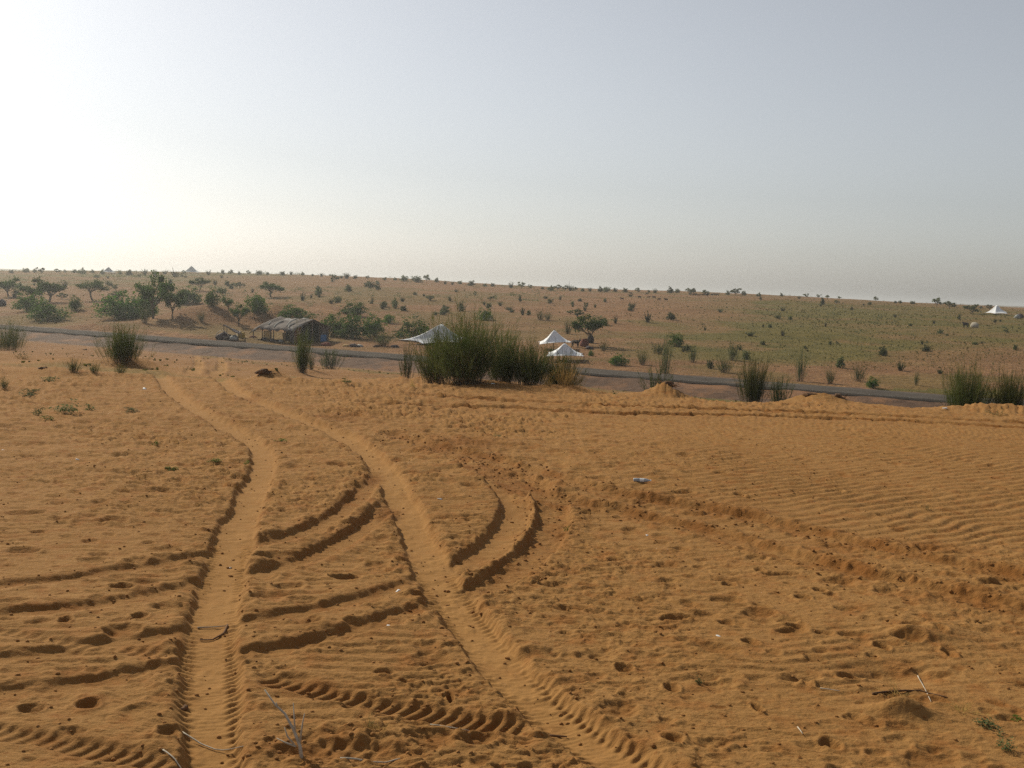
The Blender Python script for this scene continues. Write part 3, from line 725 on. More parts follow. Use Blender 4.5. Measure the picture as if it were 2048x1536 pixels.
# medium plants one can single out
for kd, px, py, w, h, lab in [
    ('broom_thin', 815, 752, 40, 66, 'thin feathery shrub close left of the biggest thicket'),
    ('broom_thin', 660, 738, 60, 42, 'wispy low shrub near the white litter before the hut'),
    ('broom_thin', 622, 740, 22, 50, 'single wispy shrub just in front of the slim broom shrub'),
    ('broom_thin', 552, 712, 24, 24, 'small wispy shrub near the road below the hut'),
    ('broom_thin', 1318, 772, 80, 50, 'feathery grey-green shrub behind the mound with the stump'),
    ('broom_thin', 1334, 745, 30, 78, 'tall feathery shrub across the road above the stump mound'),
    ('broom_thin', 1562, 792, 60, 46, 'pale feathery shrub by the mound with the crumbled top'),
    ('broom_thin', 1600, 762, 32, 72, 'tall slim shrub across the road above the crumbled mound'),
    ('broom', 1660, 768, 32, 38, 'round green shrub across the road past the tall slim one'),
    ('broom_thin', 1717, 763, 36, 42, 'wide-topped grey shrub across the road'),
    ('leafy', 1745, 777, 28, 24, 'low bright green shrub at the far kerb of the road'),
    ('broom_thin', 1832, 772, 16, 34, 'thin upright shrub near the right end of the road'),
    ('broom_thin', 1465, 720, 30, 40, 'grey-green shrub above the road, left of a lower dark one'),
    ('broom', 1448, 745, 44, 40, 'dark shrub at the far roadside left of the dark broom shrub'),
    ('broom_thin', 1385, 724, 24, 36, 'leaning grey shrub beyond the road on bare red sand'),
    ('broom', 1285, 730, 32, 38, 'roundish shrub beyond the road right of the smaller tents'),
    ('broom_thin', 1318, 706, 40, 26, 'low spreading shrub beyond the road'),
    ('leafy', 1352, 692, 32, 30, 'green leafy shrub up the slope beyond the road'),
    ('leafy', 1238, 731, 46, 24, 'low bright shrub at the roadside right of the smaller tents'),
    ('broom', 1207, 702, 22, 26, 'small round shrub right of the tree by the tents'),
    ('leafy', 1182, 711, 12, 14, 'tiny green shrub between the lowest tent and the round shrub'),
    ('broom', 148, 744, 42, 34, 'bushy green tuft on the sand below the left end of the road'),
    ('broom_thin', 189, 746, 30, 26, 'grey tuft beside the bushy green one on the sand'),
    ('broom', 241, 748, 30, 28, 'small green tuft at the shadow of the round dark shrub'),
    ('broom_thin', 8, 780, 26, 26, 'dark tuft at the left edge of the near sand'),
    ('leafy', 150, 619, 30, 30, 'round shrub alone on the sand left of the tall acacia'),
    ('leafy', 96, 640, 78, 42, 'wide leafy bush behind the left end of the road'),
    ('leafy', 58, 622, 66, 40, 'leafy bush under the pair of crowned trees'),
    ('leafy', 240, 638, 100, 56, 'large bright bush left of the tall acacia'),
    ('leafy', 288, 634, 60, 52, 'bright bush at the foot of the tall acacia'),
    ('broom', 289, 646, 32, 48, 'grey upright shrub before the acacia trunk'),
    ('leafy', 376, 608, 58, 36, 'leafy bush above the bare dune'),
    ('leafy', 425, 613, 36, 36, 'round bush on the top of the bare dune'),
    ('broom', 403, 644, 24, 26, 'grey round shrub on the foot of the bare dune'),
    ('leafy', 512, 626, 52, 44, 'bush behind the left end of the hut roof'),
    ('leafy', 590, 640, 76, 32, 'bright leafy bush showing above the hut ridge'),
    ('leafy', 665, 672, 56, 48, 'bright bush right behind the hut entrance'),
    ('leafy_dark', 706, 676, 70, 56, 'tall dark leafy bush between the hut and the tents'),
    ('leafy', 748, 672, 50, 44, 'bush left of the long wing of the white tent'),
    ('broom', 765, 692, 60, 40, 'brownish shrub at the far roadside left of the white tent'),
    ('leafy_dark', 706, 628, 52, 28, 'bush on the slope above the dark leafy bush'),
    ('leafy', 778, 646, 28, 22, 'small leafy bush on the slope above the long tent wing'),
    ('leafy_dark', 826, 680, 76, 44, 'dark bush behind the long tent wing'),
    ('leafy', 972, 640, 34, 26, 'green bush on the slope over the biggest thicket'),
    ('broom', 1135, 668, 28, 32, 'brown-green shrub between the upper small tent and the tree'),
    ('broom', 1080, 640, 24, 24, 'left one of two shrubs on the slope above the upper small tent'),
    ('broom', 1096, 641, 20, 22, 'right one of two shrubs on the slope above the upper small tent')]:
    plant(kd, px, py, w, h, lab, 'bush' if 'leafy' in kd else 'shrub', 'bush' if 'leafy' in kd else 'shrub')
for kd, px, py, w, h, lab in [
    ('tree', 306, 637, 72, 92, 'tallest acacia tree beside the road on the left'),
    ('tree', 98, 604, 66, 48, 'broad-crowned tree, right one of a pair on the left slope'),
    ('tree', 70, 606, 46, 42, 'smaller tree, left one of a pair on the left slope'),
    ('umbrella', 186, 601, 58, 44, 'umbrella-shaped tree with a single thin trunk'),
    ('tree', 17, 594, 44, 40, 'round tree at the left edge of the slope'),
    ('tree', 346, 638, 40, 62, 'slender tree just right of the tall acacia'),
    ('umbrella', 455, 632, 24, 42, 'small thin tree on the shoulder of the dune'),
    ('tree', 477, 652, 36, 46, 'leaning tree between the lean-to and the hut'),
    ('tree', 543, 594, 46, 32, 'tree with a wind-bent crown on the slope above the hut'),
    ('tree', 1174, 692, 60, 66, 'dense green tree right of the two small tents'),
    ('tree', 398, 582, 34, 28, 'small tree on the far slope above the dune')]:
    plant(kd, px, py, w, h, lab, 'acacia_tree', 'tree', 'trees beyond the road', parts=('trunk', 'crown'))

# shrubs scattered over the hill
hill_px = [(637,588,14,18),(605,602,20,16),(622,596,10,12),(675,605,20,14),(697,584,14,14),(738,575,20,14),(755,580,12,12),(768,613,18,16),(790,617,14,20),(808,622,14,14),(745,608,12,14),(870,630,12,12),(888,620,16,10),(922,622,18,22),
    (1045,630,16,16),(1170,622,14,14),(1145,610,10,10),(1040,604,10,14),(950,594,8,10),(1205,650,22,16),(1231,647,14,20),(1295,645,26,26),(1342,640,20,22),(1172,618,10,12),(1262,618,12,14),(1480,700,14,12),(1500,672,20,12),
    (1565,672,12,14),(1680,736,20,28),(1765,710,22,22),(1800,742,22,28),(1855,700,16,14),(1844,690,8,10),(1880,748,18,14),(1651,654,9,11),(1420,736,14,18),(1492,718,18,20),(1375,702,16,20),(1410,660,10,12),(1000,612,12,12),(980,600,10,10),(860,600,10,10),
    (830,590,10,10),(900,602,10,12),(560,585,12,12),(480,575,14,12),(455,572,14,14),(430,570,12,12),(340,570,16,14),(330,585,14,12),(230,580,14,12),(215,570,12,10),(130,575,16,14),(40,575,14,12),(1100,610,9,10),(1120,600,9,9),(1210,605,9,9),(1440,625,12,10),
    (1703,621,8,10),(1645,610,14,15),(1790,635,8,9),(1918,639,8,14),(2012,668,9,12),(1880,668,12,10),(1868,648,10,8),(1820,652,10,8),(1950,690,12,10),(2030,700,12,12),(1990,645,10,9),(1660,690,10,9),(1580,640,10,9),(1540,655,10,10),(1525,690,12,10),(1610,700,12,10)]
ORD = ['first','second','third','fourth','fifth','sixth','seventh','eighth','ninth','tenth','eleventh','twelfth','thirteenth','fourteenth','fifteenth','sixteenth','seventeenth','eighteenth','nineteenth']
def ordinal(n):
    if n < 20: return ORD[n - 1]
    t, u = divmod(n, 10); T = {2: 'twent', 3: 'thirt', 4: 'fort', 5: 'fift', 6: 'sixt', 7: 'sevent', 8: 'eight', 9: 'ninet'}[t]
    return T + 'ieth' if u == 0 else T + 'y-' + ORD[u - 1]
def numbered(items, region, phrase):
    """items sorted from the left get labels that single each one out within its region"""
    by = {}
    for it in sorted(items, key=lambda q: q[0]): by.setdefault(region(it[0]), []).append(it)
    for reg, its in by.items():
        for n, it in enumerate(its): yield it, reg, phrase.format(ordinal(n + 1), reg)
for k in range(50):     # the many barely visible ones between
    px = rng.uniform(0, 2040); f = rng.random() ** 1.4; sky_y = np.interp(px, [0, 600, 1000, 2048], [548, 553, 575, 618])
    if px > 1300 and rng.random() < .6: continue
    h = 6 + 10 * f * rng.uniform(.6, 1.3); hill_px.append((px, sky_y + 3 + f * 60, h * rng.uniform(1, 1.7), h))
for (px, py, w, h) in list(hill_px):      # scrub grows in clumps
    for q in range(int(rng.random() < .5)):
        f = rng.uniform(.45, .95); hill_px.append((min(max(px + rng.normal(0, 14), 2), 2044), py + rng.normal(0, 2.5), w * f, h * f))
region_hill = lambda x: 'left of the hut' if x < 500 else 'above the hut' if x < 780 else 'above the thicket' if x < 1060 else 'above the small tents' if x < 1320 else 'on the green slope' if x < 1700 else 'on the slope under the far right tent'
for (px, py, w, h), reg, lab in numbered(hill_px, region_hill, '{} small grey-green hillside shrub from the left {}'):
    small(random.choice(['broom', 'leafy', 'broom', 'tree', 'leafy']), px, py, w * random.uniform(.7, 1.25), h * random.uniform(.75, 1.2), lab, 'small hillside shrubs ' + reg)
sky_px = [(23,547,8),(52,545,10),(70,545,8),(82,548,12),(115,546,8),(130,545,7),(150,546,8),(165,548,12),(185,546,7),(205,549,10),(240,549,8),(258,551,12),(290,550,12),(310,551,12),(330,549,10),(350,553,14),(368,549,8),(417,550,10),(446,548,9),(462,550,10),(478,549,7),(497,549,8),(518,550,10),(535,550,6),(565,551,9),(582,550,8),(605,551,7),(625,553,6),(643,554,8),(670,563,14),(683,557,7),(693,558,12),(710,558,8),(735,559,7),
    (770,562,8),(790,561,6),(808,563,13),(833,565,14),(853,563,13),(873,565,10),(890,569,8),(905,570,8),(920,569,8),(942,572,11),(970,573,6),(985,573,8),(1022,576,12),(1043,577,12),(1060,578,8),(1085,579,6),(1102,581,10),(1115,580,10),(1130,581,10),(1140,581,14),(1150,583,9),(1165,583,7),(1180,583,8),(1200,584,11),(1213,584,11),(1230,584,9),(1250,585,10),(1275,585,9),(1298,585,5),(1310,586,9),(1340,587,13),(1355,586,9),(1378,588,12),(1387,588,12),
    (1410,589,9),(1455,590,9),(1470,590,14),(1487,591,10),(1518,593,8),(1563,593,7),(1598,598,6),(1612,595,8),(1637,596,7),(1655,597,7),(1678,598,6),(1751,602,9),(1791,606,5),(1800,606,6),(1825,608,7),(1873,612,16),(1899,617,14),(1943,627,18),(1928,617,6),(1962,618,6),(1978,620,10)]
region_sky = lambda x: 'left of the far tents' if x < 215 else 'beside the far tents' if x < 500 else 'over the hut' if x < 760 else 'over the thicket' if x < 1060 else 'over the small tents' if x < 1240 else 'over the goats' if x < 1500 else 'towards the far right tent'
for (px, py, h), reg, lab in numbered(sky_px, region_sky, '{} dark skyline shrub from the left {}'):
    kd = random.choice(['tree', 'leafy', 'leafy', 'broom']) if px < 1860 else 'tree'
    small(kd, px, py, h * random.uniform(1.0, 1.6), h * 1.05, lab, 'skyline shrubs ' + reg)

# the merged low scrub of the far slopes, too small and dense to pick apart
def scrub_stuff():
    P = []; S_ = []
    while len(P) < 420:
        Y = rng.uniform(95, 330); u = rng.uniform(-.52, .5)
        if rng.random() > (1.0 if u < -.1 else .55 if u < .12 else .22): continue
        if float(noise(np.array(u * 9.0), np.array(Y * .03), 121)) < -.1: continue
        X = u * Y; P.append((X, Y, gz(X, Y))); S_.append(rng.uniform(.25, .75) * (.8 + Y / 400))
    P = np.array(P); S_ = np.array(S_); k = 26
    o = rng.normal(0, 1, (len(P), k, 3)) * np.array([.42, .42, .26]); o[..., 2] = np.abs(o[..., 2]) + .05
    pts = (P[:, None] + o * S_[:, None, None]).reshape(-1, 3)
    mb = MB(); mb.leaves(pts, np.repeat(S_ * .13, k))
    q = mb.build('scrub_vegetation', MAT['scrub']); tag(q, 'pale low scrub merging over the far sandy slopes', 'scrub', kind='stuff')
scrub_stuff()
# herbs on the near sand
for kd, px, py, w, h, lab in [
    ('tuft', 45, 718, 56, 16, 'low green tuft under the left-edge broom shrub'),
    ('herb', 130, 828, 64, 28, 'spreading grey-green herb, biggest on the left sand'),
    ('herb', 76, 830, 28, 20, 'small grey-green herb left of the biggest one'),
    ('herb', 180, 822, 30, 16, 'grey herb right of the biggest one on the left sand'),
    ('herb_bright', 96, 842, 26, 12, 'bright green sprig below the small grey herb'),
    ('herb', 60, 795, 50, 18, 'faint grey herb upslope on the left sand'),
    ('herb', 100, 765, 40, 14, 'faint herb behind the others on the left sand'),
    ('herb', 262, 822, 40, 10, 'flat green herb towards the left rut'),
    ('herb_bright', 312, 893, 18, 11, 'small bright green sprig left of the rut bend'),
    ('herb_bright', 428, 930, 34, 9, 'creeping bright green sprig beside the left rut'),
    ('herb_bright', 345, 943, 32, 9, 'creeping green sprig farther from the left rut'),
    ('herb_bright', 493, 930, 16, 10, 'green sprig on the edge of the left rut'),
    ('herb_bright', 562, 882, 26, 8, 'green sprig right of the left rut bend'),
    ('herb', 694, 770, 22, 14, 'grey-green herb on the sand below the hut'),
    ('herb', 995, 876, 24, 8, 'flat herb near the churned sand'),
    ('tuft', 1235, 776, 50, 20, 'pale green grass tuft right of the straw clump'),
    ('tuft', 1420, 792, 50, 14, 'low grass tuft between the two mounds'),
    ('tuft', 1470, 786, 44, 14, 'low grass tuft at the foot of the dark broom shrub'),
    ('herb_bright', 1134, 1052, 18, 14, 'bright sprig on the outer rim of the curved rut'),
    ('herb', 1398, 1370, 20, 22, 'grey sprig standing on the open near sand'),
    ('tuft', 738, 1465, 36, 42, 'green and straw sprig below the lugged tyre print'),
    ('tuft', 1855, 1022, 30, 14, 'pale tuft in the rippled sand'),
    ('tuft', 1870, 1062, 26, 12, 'smaller pale tuft below the rippled sand'),
    ('herb', 1975, 1455, 60, 22, 'grey-green herb near the bottom right corner'),
    ('herb', 2010, 1500, 46, 34, 'herb at the bottom right edge of the picture'),
    ('herb_bright', 2035, 1440, 30, 14, 'bright herb at the right edge of the near sand'),
    ('drytuft', 1795, 1392, 120, 26, 'flattened dry grass on the low hump at bottom right'),
    ('drytuft', 1930, 1425, 90, 34, 'straw stems beside the bottom right herb'),
    ('drytuft', 760, 1462, 90, 22, 'dry straw wisps by the green sprig'),
    ('drytuft', 1660, 1372, 40, 12, 'small straw wisp on the near right sand'),
    ('drytuft', 825, 778, 26, 20, 'small dead sprig left of the largest thicket'),
    ('tuft', 1990, 830, 80, 14, 'grass fringe under the right-edge broom shrubs'),
    ('tuft', 1720, 800, 60, 10, 'grass fringe where the near sand meets the road')]:
    small(kd, px, py, w, h, lab, None, 'herb' if 'herb' in kd else 'grass_tuft', 'herb' if 'herb' in kd else 'grass tuft', .006)

# short grass, weeds and pebbles of the plain: too many to count
def tufts_stuff():
    mb = MB(); P = []
    while len(P) < 5500:
        u = rng.uniform(-.55, .55); Y = 70 * (300 / 70) ** rng.random(); X = u * Y
        if Y < road_y(X, 9.5): continue
        dens = .06 + .55 * float(sstep(-.02, .26, np.array(u)) * sstep(230, 150, np.array(Y)))
        if rng.random() < dens * (.5 + .5 * float(noise(np.array(X * .08), np.array(Y * .1), 95))): P.append((X, Y, gz(X, Y)))
    for _ in range(2600):
        X = rng.uniform(-22, 16); Y = rng.uniform(18.5, 60)
        if Y > road_y(X, -8): continue
        if float(noise(np.array(X * .3), np.array(Y * .25), 96)) < (.15 - .5 * (X > 2.5)): continue
        P.append((X, Y, gz(X, Y)))
    P = np.array(P); n = len(P); h = rng.uniform(.04, .12, n) * np.clip(P[:, 1] / 110, .6, 1.2)
    a = rng.uniform(0, math.pi, (n, 3)); 
    for q in range(3):
        d = np.stack([np.cos(a[:, q]), np.sin(a[:, q]), np.zeros(n)], -1) * h[:, None]
        top = P + np.stack([rng.normal(0, .4, n) * h, rng.normal(0, .4, n) * h, h], -1)
        v = np.stack([P - d * .5, P + d * .5, top + d * .45, top - d * .35], 1).reshape(-1, 3)
        v[:, 2] -= .01; mb.add(v, np.arange(n * 4).reshape(-1, 4))
    o = mb.build('grass', MAT['plain_grass']); tag(o, 'sparse low grass and weeds over the sandy slopes', 'grass', kind='stuff')
MAT['plain_grass'] = foliage('plain_grass', (.085, .085, .02), (.13, .11, .032))
tufts_stuff()

def clods_stuff():
    t = (1 + 5 ** .5) / 2
    ico = norm_rows(np.array([(-1, t, 0), (1, t, 0), (-1, -t, 0), (1, -t, 0), (0, -1, t), (0, 1, t), (0, -1, -t), (0, 1, -t), (t, 0, -1), (t, 0, 1), (-t, 0, -1), (-t, 0, 1)], float))
    fa = np.array([(0,11,5),(0,5,1),(0,1,7),(0,7,10),(0,10,11),(1,5,9),(5,11,4),(11,10,2),(10,7,6),(7,1,8),(3,9,4),(3,4,2),(3,2,6),(3,6,8),(3,8,9),(4,9,5),(2,4,11),(6,2,10),(8,6,7),(9,8,1)])
    V = []; F = []; n = 0; pts = []
    for P, w, clod, damp_shade in RUTS:
        cnt = int(len(P) * (5 if clod > .015 else 1.2 if clod else .4))
        for _ in range(cnt):
            p = P[rng.integers(0, len(P))]
            if p[1] > 15: continue
            o = rng.normal(0, 1, 2); o = o / np.linalg.norm(o) * (w + .03 + abs(rng.normal(.04, .08)))
            pts.append((p[0] + o[0], p[1] + o[1], rng.uniform(.003, .010) * (1.25 if clod > .015 else 1)))
    for _ in range(1500):
        r = 3.3 + 9 * rng.random(); a = math.radians(rng.uniform(-29, 29)); pts.append((r * math.sin(a), r * math.cos(a), rng.uniform(.003, .009)))
    for X, Y, r in pts:
        v = ico * (1 + rng.normal(0, .18, (12, 1))) * r * np.array([1.2, 1.0, .75]); v = v + [X, Y, gz(X, Y) + r * .25]
        V.append(v); F.append(fa + n); n += 12
    mb = MB(); mb.add(np.concatenate(V), np.concatenate(F))
    o = mb.build('sand_clods', MAT['clod']); tag(o, 'small crumbs of moist reddish sand scattered along the ruts', 'sand clods', kind='stuff')
MAT['clod'] = simple('clod', (.20, .085, .022), (.28, .135, .042), 9)
clods_stuff()

# ------------------------------------------------------------------ tents
def tent(px, py, apex_h, corners, label, group=None, scallop=.16, mat='canvas', ropes=True, py_is_ground=True, flip=1.0, scale=1.0):
    """corners: (x, y, z) of the cloth's corners about the centre pole"""
    p = GP(px, py); o = empty('tent', (p[0], p[1], p[2])); n = len(corners)
    mb = MB(); SEG, RAD = 10, 9; V = []; apex = np.array([0, 0, apex_h])
    for i in range(n):
        a, b = np.array(corners[i], float), np.array(corners[(i + 1) % n], float)
        for s in range(SEG):
            f = s / SEG; e = a * (1 - f) + b * f; k = 4 * f * (1 - f)
            e = e * np.array([1 - scallop * k, 1 - scallop * k, 1]) + [0, 0, .10 * k * apex_h * .4]
            for r in range(1, RAD + 1):
                v = r / RAD; hz = 1 - (1 - v) ** 1.75
                crease = .02 * apex_h * math.sin(f * math.pi * 6) * v * (1 - v)
                V.append((apex[0] + (e[0] - apex[0]) * (v * .97 + .03), apex[1] + (e[1] - apex[1]) * (v * .97 + .03), apex[2] + (e[2] - apex[2]) * hz + crease))
    m = n * SEG; F = []
    for i in range(m):
        j = (i + 1) % m
        for r in range(RAD - 1): F.append((i * RAD + r, i * RAD + r + 1, j * RAD + r + 1, j * RAD + r))
    mb.add(V, F); V0 = len(V); mb.add([apex], np.zeros((0, 4), int))
    for i in range(m): mb.f.append([V0, i * RAD, ((i + 1) % m) * RAD]); mb.m.append(0)
    can = mb.build('canopy', MAT[mat], o, smooth=True)
    sm = can.modifiers.new('thickness', 'SOLIDIFY'); sm.thickness = .012; sm.offset = -1
    q = MB(); q.tube([(0, 0, -.05), (0, 0, apex_h + .06)], .03, 6); q.build('centre_pole', MAT['pole'], o)
    for c in corners:
        c = np.array(c, float)
        if c[2] > .35:
            q = MB(); q.tube([(c[0], c[1], -.4), (c[0], c[1], c[2] + .03)], .02, 5); q.build('corner_pole', MAT['pole'], o)
        if ropes:
            d = c[:2] / np.linalg.norm(c[:2]); q = MB(); q.tube([c, (c[0] + d[0] * 1.0, c[1] + d[1] * 1.0, -.15)], .006, 4); q.build('guy_rope', MAT['rope'], o)
    tag(o, label, 'tent', group); return o
G_T = 'white tents beyond the road'
tent(882, 688, 1.62, [(-2.2, .5, .20), (-3.3, -.9, .26), (-1.35, -1.5, .04), (1.5, -1.6, .25), (2.2, -.2, .5), (2.0, 1.7, .5), (-.8, 1.9, .4)], 'white tent with a long low wing behind the big broom thicket', G_T, .14)
tent(1107, 699, 1.55, [(-1.15, -.75, .42), (1.35, -.85, .66), (1.6, 1.3, .6), (-1.2, 1.3, .5)], 'upper one of the two small white tents beside the tree', G_T, .10)
tent(1128, 722, 1.25, [(-1.3, -.6, .30), (1.35, -.9, .42), (1.4, 1.0, .5), (-1.1, 1.1, .5)], 'lower white tent half hidden by the yellow straw clump', G_T, .10)
tent(1992, 629, 1.45, [(-.8, -1.3, .15), (1.0, -1.5, .2), (1.9, .5, .4), (.3, 1.5, .3), (-1.6, .3, .2)], 'distant white tent on the hill at the right edge', 'far tents', .12)
tent(217, 547, 1.75, [(-1.8, -1.6, .3), (1.8, -1.6, .3), (1.8, 1.6, .3), (-1.8, 1.6, .3)], 'grey peaked tent on the left skyline, nearer the left edge', 'far tents', .10, 'canvas_grey')
tent(383, 547, 2.1, [(-2.3, -1.8, .3), (2.3, -1.8, .3), (2.3, 1.8, .3), (-2.3, 1.8, .3)], 'grey peaked tent on the skyline over the tall acacia', 'far tents', .10, 'canvas_grey')

# ------------------------------------------------------------------ hut
def patch_material(name, cols, scale=1.1):
    m, t, b = new_mat(name)
    tc = t.nodes.new('ShaderNodeTexCoord'); vo = t.nodes.new('ShaderNodeTexVoronoi'); vo.inputs['Scale'].default_value = scale
    t.links.new(tc.outputs['Object'], vo.inputs['Vector'])
    sp = t.nodes.new('ShaderNodeSeparateColor'); t.links.new(vo.outputs['Color'], sp.inputs[0])
    cr = t.nodes.new('ShaderNodeValToRGB'); cr.color_ramp.interpolation = 'CONSTANT'
    el = cr.color_ramp.elements
    el[0].color = (*cols[0], 1); el[1].position = 1 / len(cols); el[1].color = (*cols[1], 1)
    for k in range(2, len(cols)): e = el.new(k / len(cols)); e.color = (*cols[k], 1)
    t.links.new(sp.outputs[0], cr.inputs[0])
    c = mixc(t, ramp(t, tex_noise(t, 7, 6), .3, .7), cr.outputs[0], (.13, .105, .09)); 
    t.links.new(c, b.inputs['Base Color']); return m
MAT['roofcloth'] = patch_material('patched_roof_cloth', [(.12, .10, .09), (.17, .15, .14), (.09, .075, .07), (.36, .34, .33), (.14, .115, .10)])
MAT['wallcloth'] = patch_material('hanging_cloth', [(.050, .030, .026), (.025, .025, .030), (.085, .042, .032), (.035, .035, .045)], 1.6)
MAT['mat_tan'] = simple('tan_mat', (.42, .28, .12), (.55, .38, .18), 5)
MAT['blue'] = simple('blue_plastic', (.03, .09, .22), (.06, .17, .32), 5, .6)
MAT['redcloth'] = simple('red_cloth', (.10, .030, .022), (.18, .06, .04), 5)
MAT['darkcloth'] = simple('dark_cloth', (.03, .025, .03), (.08, .06, .06), 6)
MAT['yellow'] = simple('yellow_plastic', (.36, .23, .02), (.48, .32, .04), 6, .5)
MAT['greytarp'] = simple('grey_tarp', (.20, .20, .18), (.36, .35, .32), 5, .7)
MAT['whiteplastic'] = simple('white_plastic', (.60, .60, .58), (.75, .75, .74), 6, .5)

def hut():
    p = GP(589, 688); L, W = 4.5, 3.9; a = math.radians(148)
    o = empty('hut', (p[0], p[1], p[2] - .05), 0)
    ux = np.array([math.cos(a), math.sin(a), 0]); uy = np.array([math.sin(math.radians(58)) * .0 + math.cos(math.radians(58)), math.sin(math.radians(58)), 0])
    def Q(s, t, z): return ux * s + uy * t + np.array([0, 0, z])      # s along the long side, t across
    def roof_z(s, t):
        k = abs(t - W / 2) / (W / 2); sag = .06 * math.sin(s * 2.1) + .05 * math.sin(s * 5 + t * 2)
        end = .35 * max(0, (s - (L - .8)) / .8) ** 1.5
        return 1.98 - .66 * k ** 1.05 + sag * .6 - end
    # roof cloth
    mb = MB(); V = []; ns, nt_ = 27, 17
    for i in range(ns):
        for j in range(nt_):
            s = -.18 + (L + .36) * i / (ns - 1); t = -.30 + (W + .60) * j / (nt_ - 1)
            z = roof_z(s, t) + .035 * math.sin(s * 7.3 + .9 * t) * (1 if j not in (0, nt_ - 1) else 1.8) + random.uniform(-.02, .02)
            if j == 0: z -= .10 + .10 * math.sin(s * 2.7) ** 2
            V.append(Q(s, t, z))
    F = [(i * nt_ + j, (i + 1) * nt_ + j, (i + 1) * nt_ + j + 1, i * nt_ + j + 1) for i in range(ns - 1) for j in range(nt_ - 1)]
    mb.add(V, F); r = mb.build('roof', MAT['roofcloth'], o, smooth=True)
    md = r.modifiers.new('thickness', 'SOLIDIFY'); md.thickness = .03
    # pale folds lying over the roof
    for k, (s, t0, t1) in enumerate([(1.0, .1, 1.7), (2.15, -.1, 1.2), (3.1, .2, 1.8), (.45, -.2, .8)]):
        q = MB(); q.tube([Q(s + .25 * math.sin(u * 3) + u * .25, t0 + (t1 - t0) * u, roof_z(s, t0 + (t1 - t0) * u) + .06) for u in np.linspace(0, 1, 7)], [.03, .05, .035, .055, .04, .05, .02], 6)
        q.build('roof_fold', MAT['greytarp'], r, smooth=True)
    # posts
    for s, t in [(0, 0), (1.1, 0), (2.3, 0), (2.6, 0), (3.5, 0), (L, 0), (0, W), (1.5, W), (3.0, W), (L, W), (0, W * .5), (L, W * .5), (0, W * .72)]:
        q = MB(); q.tube([Q(s, t, -.15), Q(s + random.uniform(-.06, .06), t, .8), Q(s, t, roof_z(s, t) - .02)], [.05, .042, .036], 6); q.build('post', MAT['pole'], o)
    for s in (0, L):
        q = MB(); q.tube([Q(s, -.1, roof_z(s, 0) - .06), Q(s, W / 2, roof_z(s, W / 2) - .05), Q(s, W + .1, roof_z(s, W) - .06)], .035, 5); q.build('rafter', MAT['pole'], o)
    q = MB(); q.tube([Q(-.1, W / 2, 1.96), Q(L - .5, W / 2, 1.96)], .04, 5); q.build('ridge_beam', MAT['pole'], o)
    # hanging cloths and mats as walls, and an added dark sheet inside
    def cloth(pts, mat, name='wall_cloth', th=.02):
        mb = MB(); pts = [np.array(k) for k in pts]; n = 9; V = []
        for i in range(n):
            for j in range(n):
                u, v = i / (n - 1), j / (n - 1)
                P = (pts[0] * (1 - u) + pts[1] * u) * (1 - v) + (pts[3] * (1 - u) + pts[2] * u) * v
                nn = np.cross(pts[1] - pts[0], pts[3] - pts[0]); nn /= np.linalg.norm(nn)
                V.append(P + nn * (.05 * math.sin(u * 9 + v) * v))
        mb.add(V, [(i * n + j, (i + 1) * n + j, (i + 1) * n + j + 1, i * n + j + 1) for i in range(n - 1) for j in range(n - 1)])
        c = mb.build(name, MAT[mat], o, smooth=True); md = c.modifiers.new('thickness', 'SOLIDIFY'); md.thickness = th
    cloth([Q(0, W, 1.35), Q(L * .72, W, 1.38), Q(L * .72, W + .05, .05), Q(0, W + .05, .05)], 'wallcloth', 'back_wall')
    cloth([Q(.85, .06, 1.30), Q(.1, .06, 1.32), Q(.1, .10, .02), Q(.7, .08, .45)], 'wallcloth', 'side_cloth')
    cloth([Q(.0, 2.9, 1.70), Q(.0, W, 1.40), Q(.02, W, .05), Q(.05, 3.1, .35)], 'wallcloth', 'end_cloth')
    cloth([Q(1.25, .25, 1.4), Q(1.25, W, 1.4), Q(1.25, W, .05), Q(1.25, .35, .05)], 'darkcloth', 'inner_shade_sheet')  # added dark sheet, stands in for the shade inside the hut
    cloth([Q(.03, .05, 1.34), Q(.03, .75, 1.55), Q(.03, .55, .30), Q(.03, .05, .10)], 'redcloth', 'door_cloth')
    cloth([Q(-.05, 2.9, .75), Q(-.05, 3.6, .75), Q(-.05, 3.6, .02), Q(-.05, 2.9, .02)], 'blue', 'blue_sheet')
    cloth([Q(3.45, .10, .95), Q(2.75, .10, 1.0), Q(2.75, .14, .25), Q(3.6, .14, .12)], 'mat_tan', 'tan_mat')
    cloth([Q(2.5, 1.2, .80), Q(1.75, 1.2, .80), Q(1.9, 1.2, .26), Q(2.45, 1.2, .22)], 'mat_tan', 'tan_mat')
    cloth([Q(1.75, 1.8, 1.15), Q(1.45, 1.8, 1.15), Q(1.45, 1.8, .35), Q(1.7, 1.8, .35)], 'mat_tan', 'tan_mat')
    tag(o, 'open-sided hut with a patched grey cloth roof on wooden posts', 'hut')
    return Q, p
HQ, HP = hut()

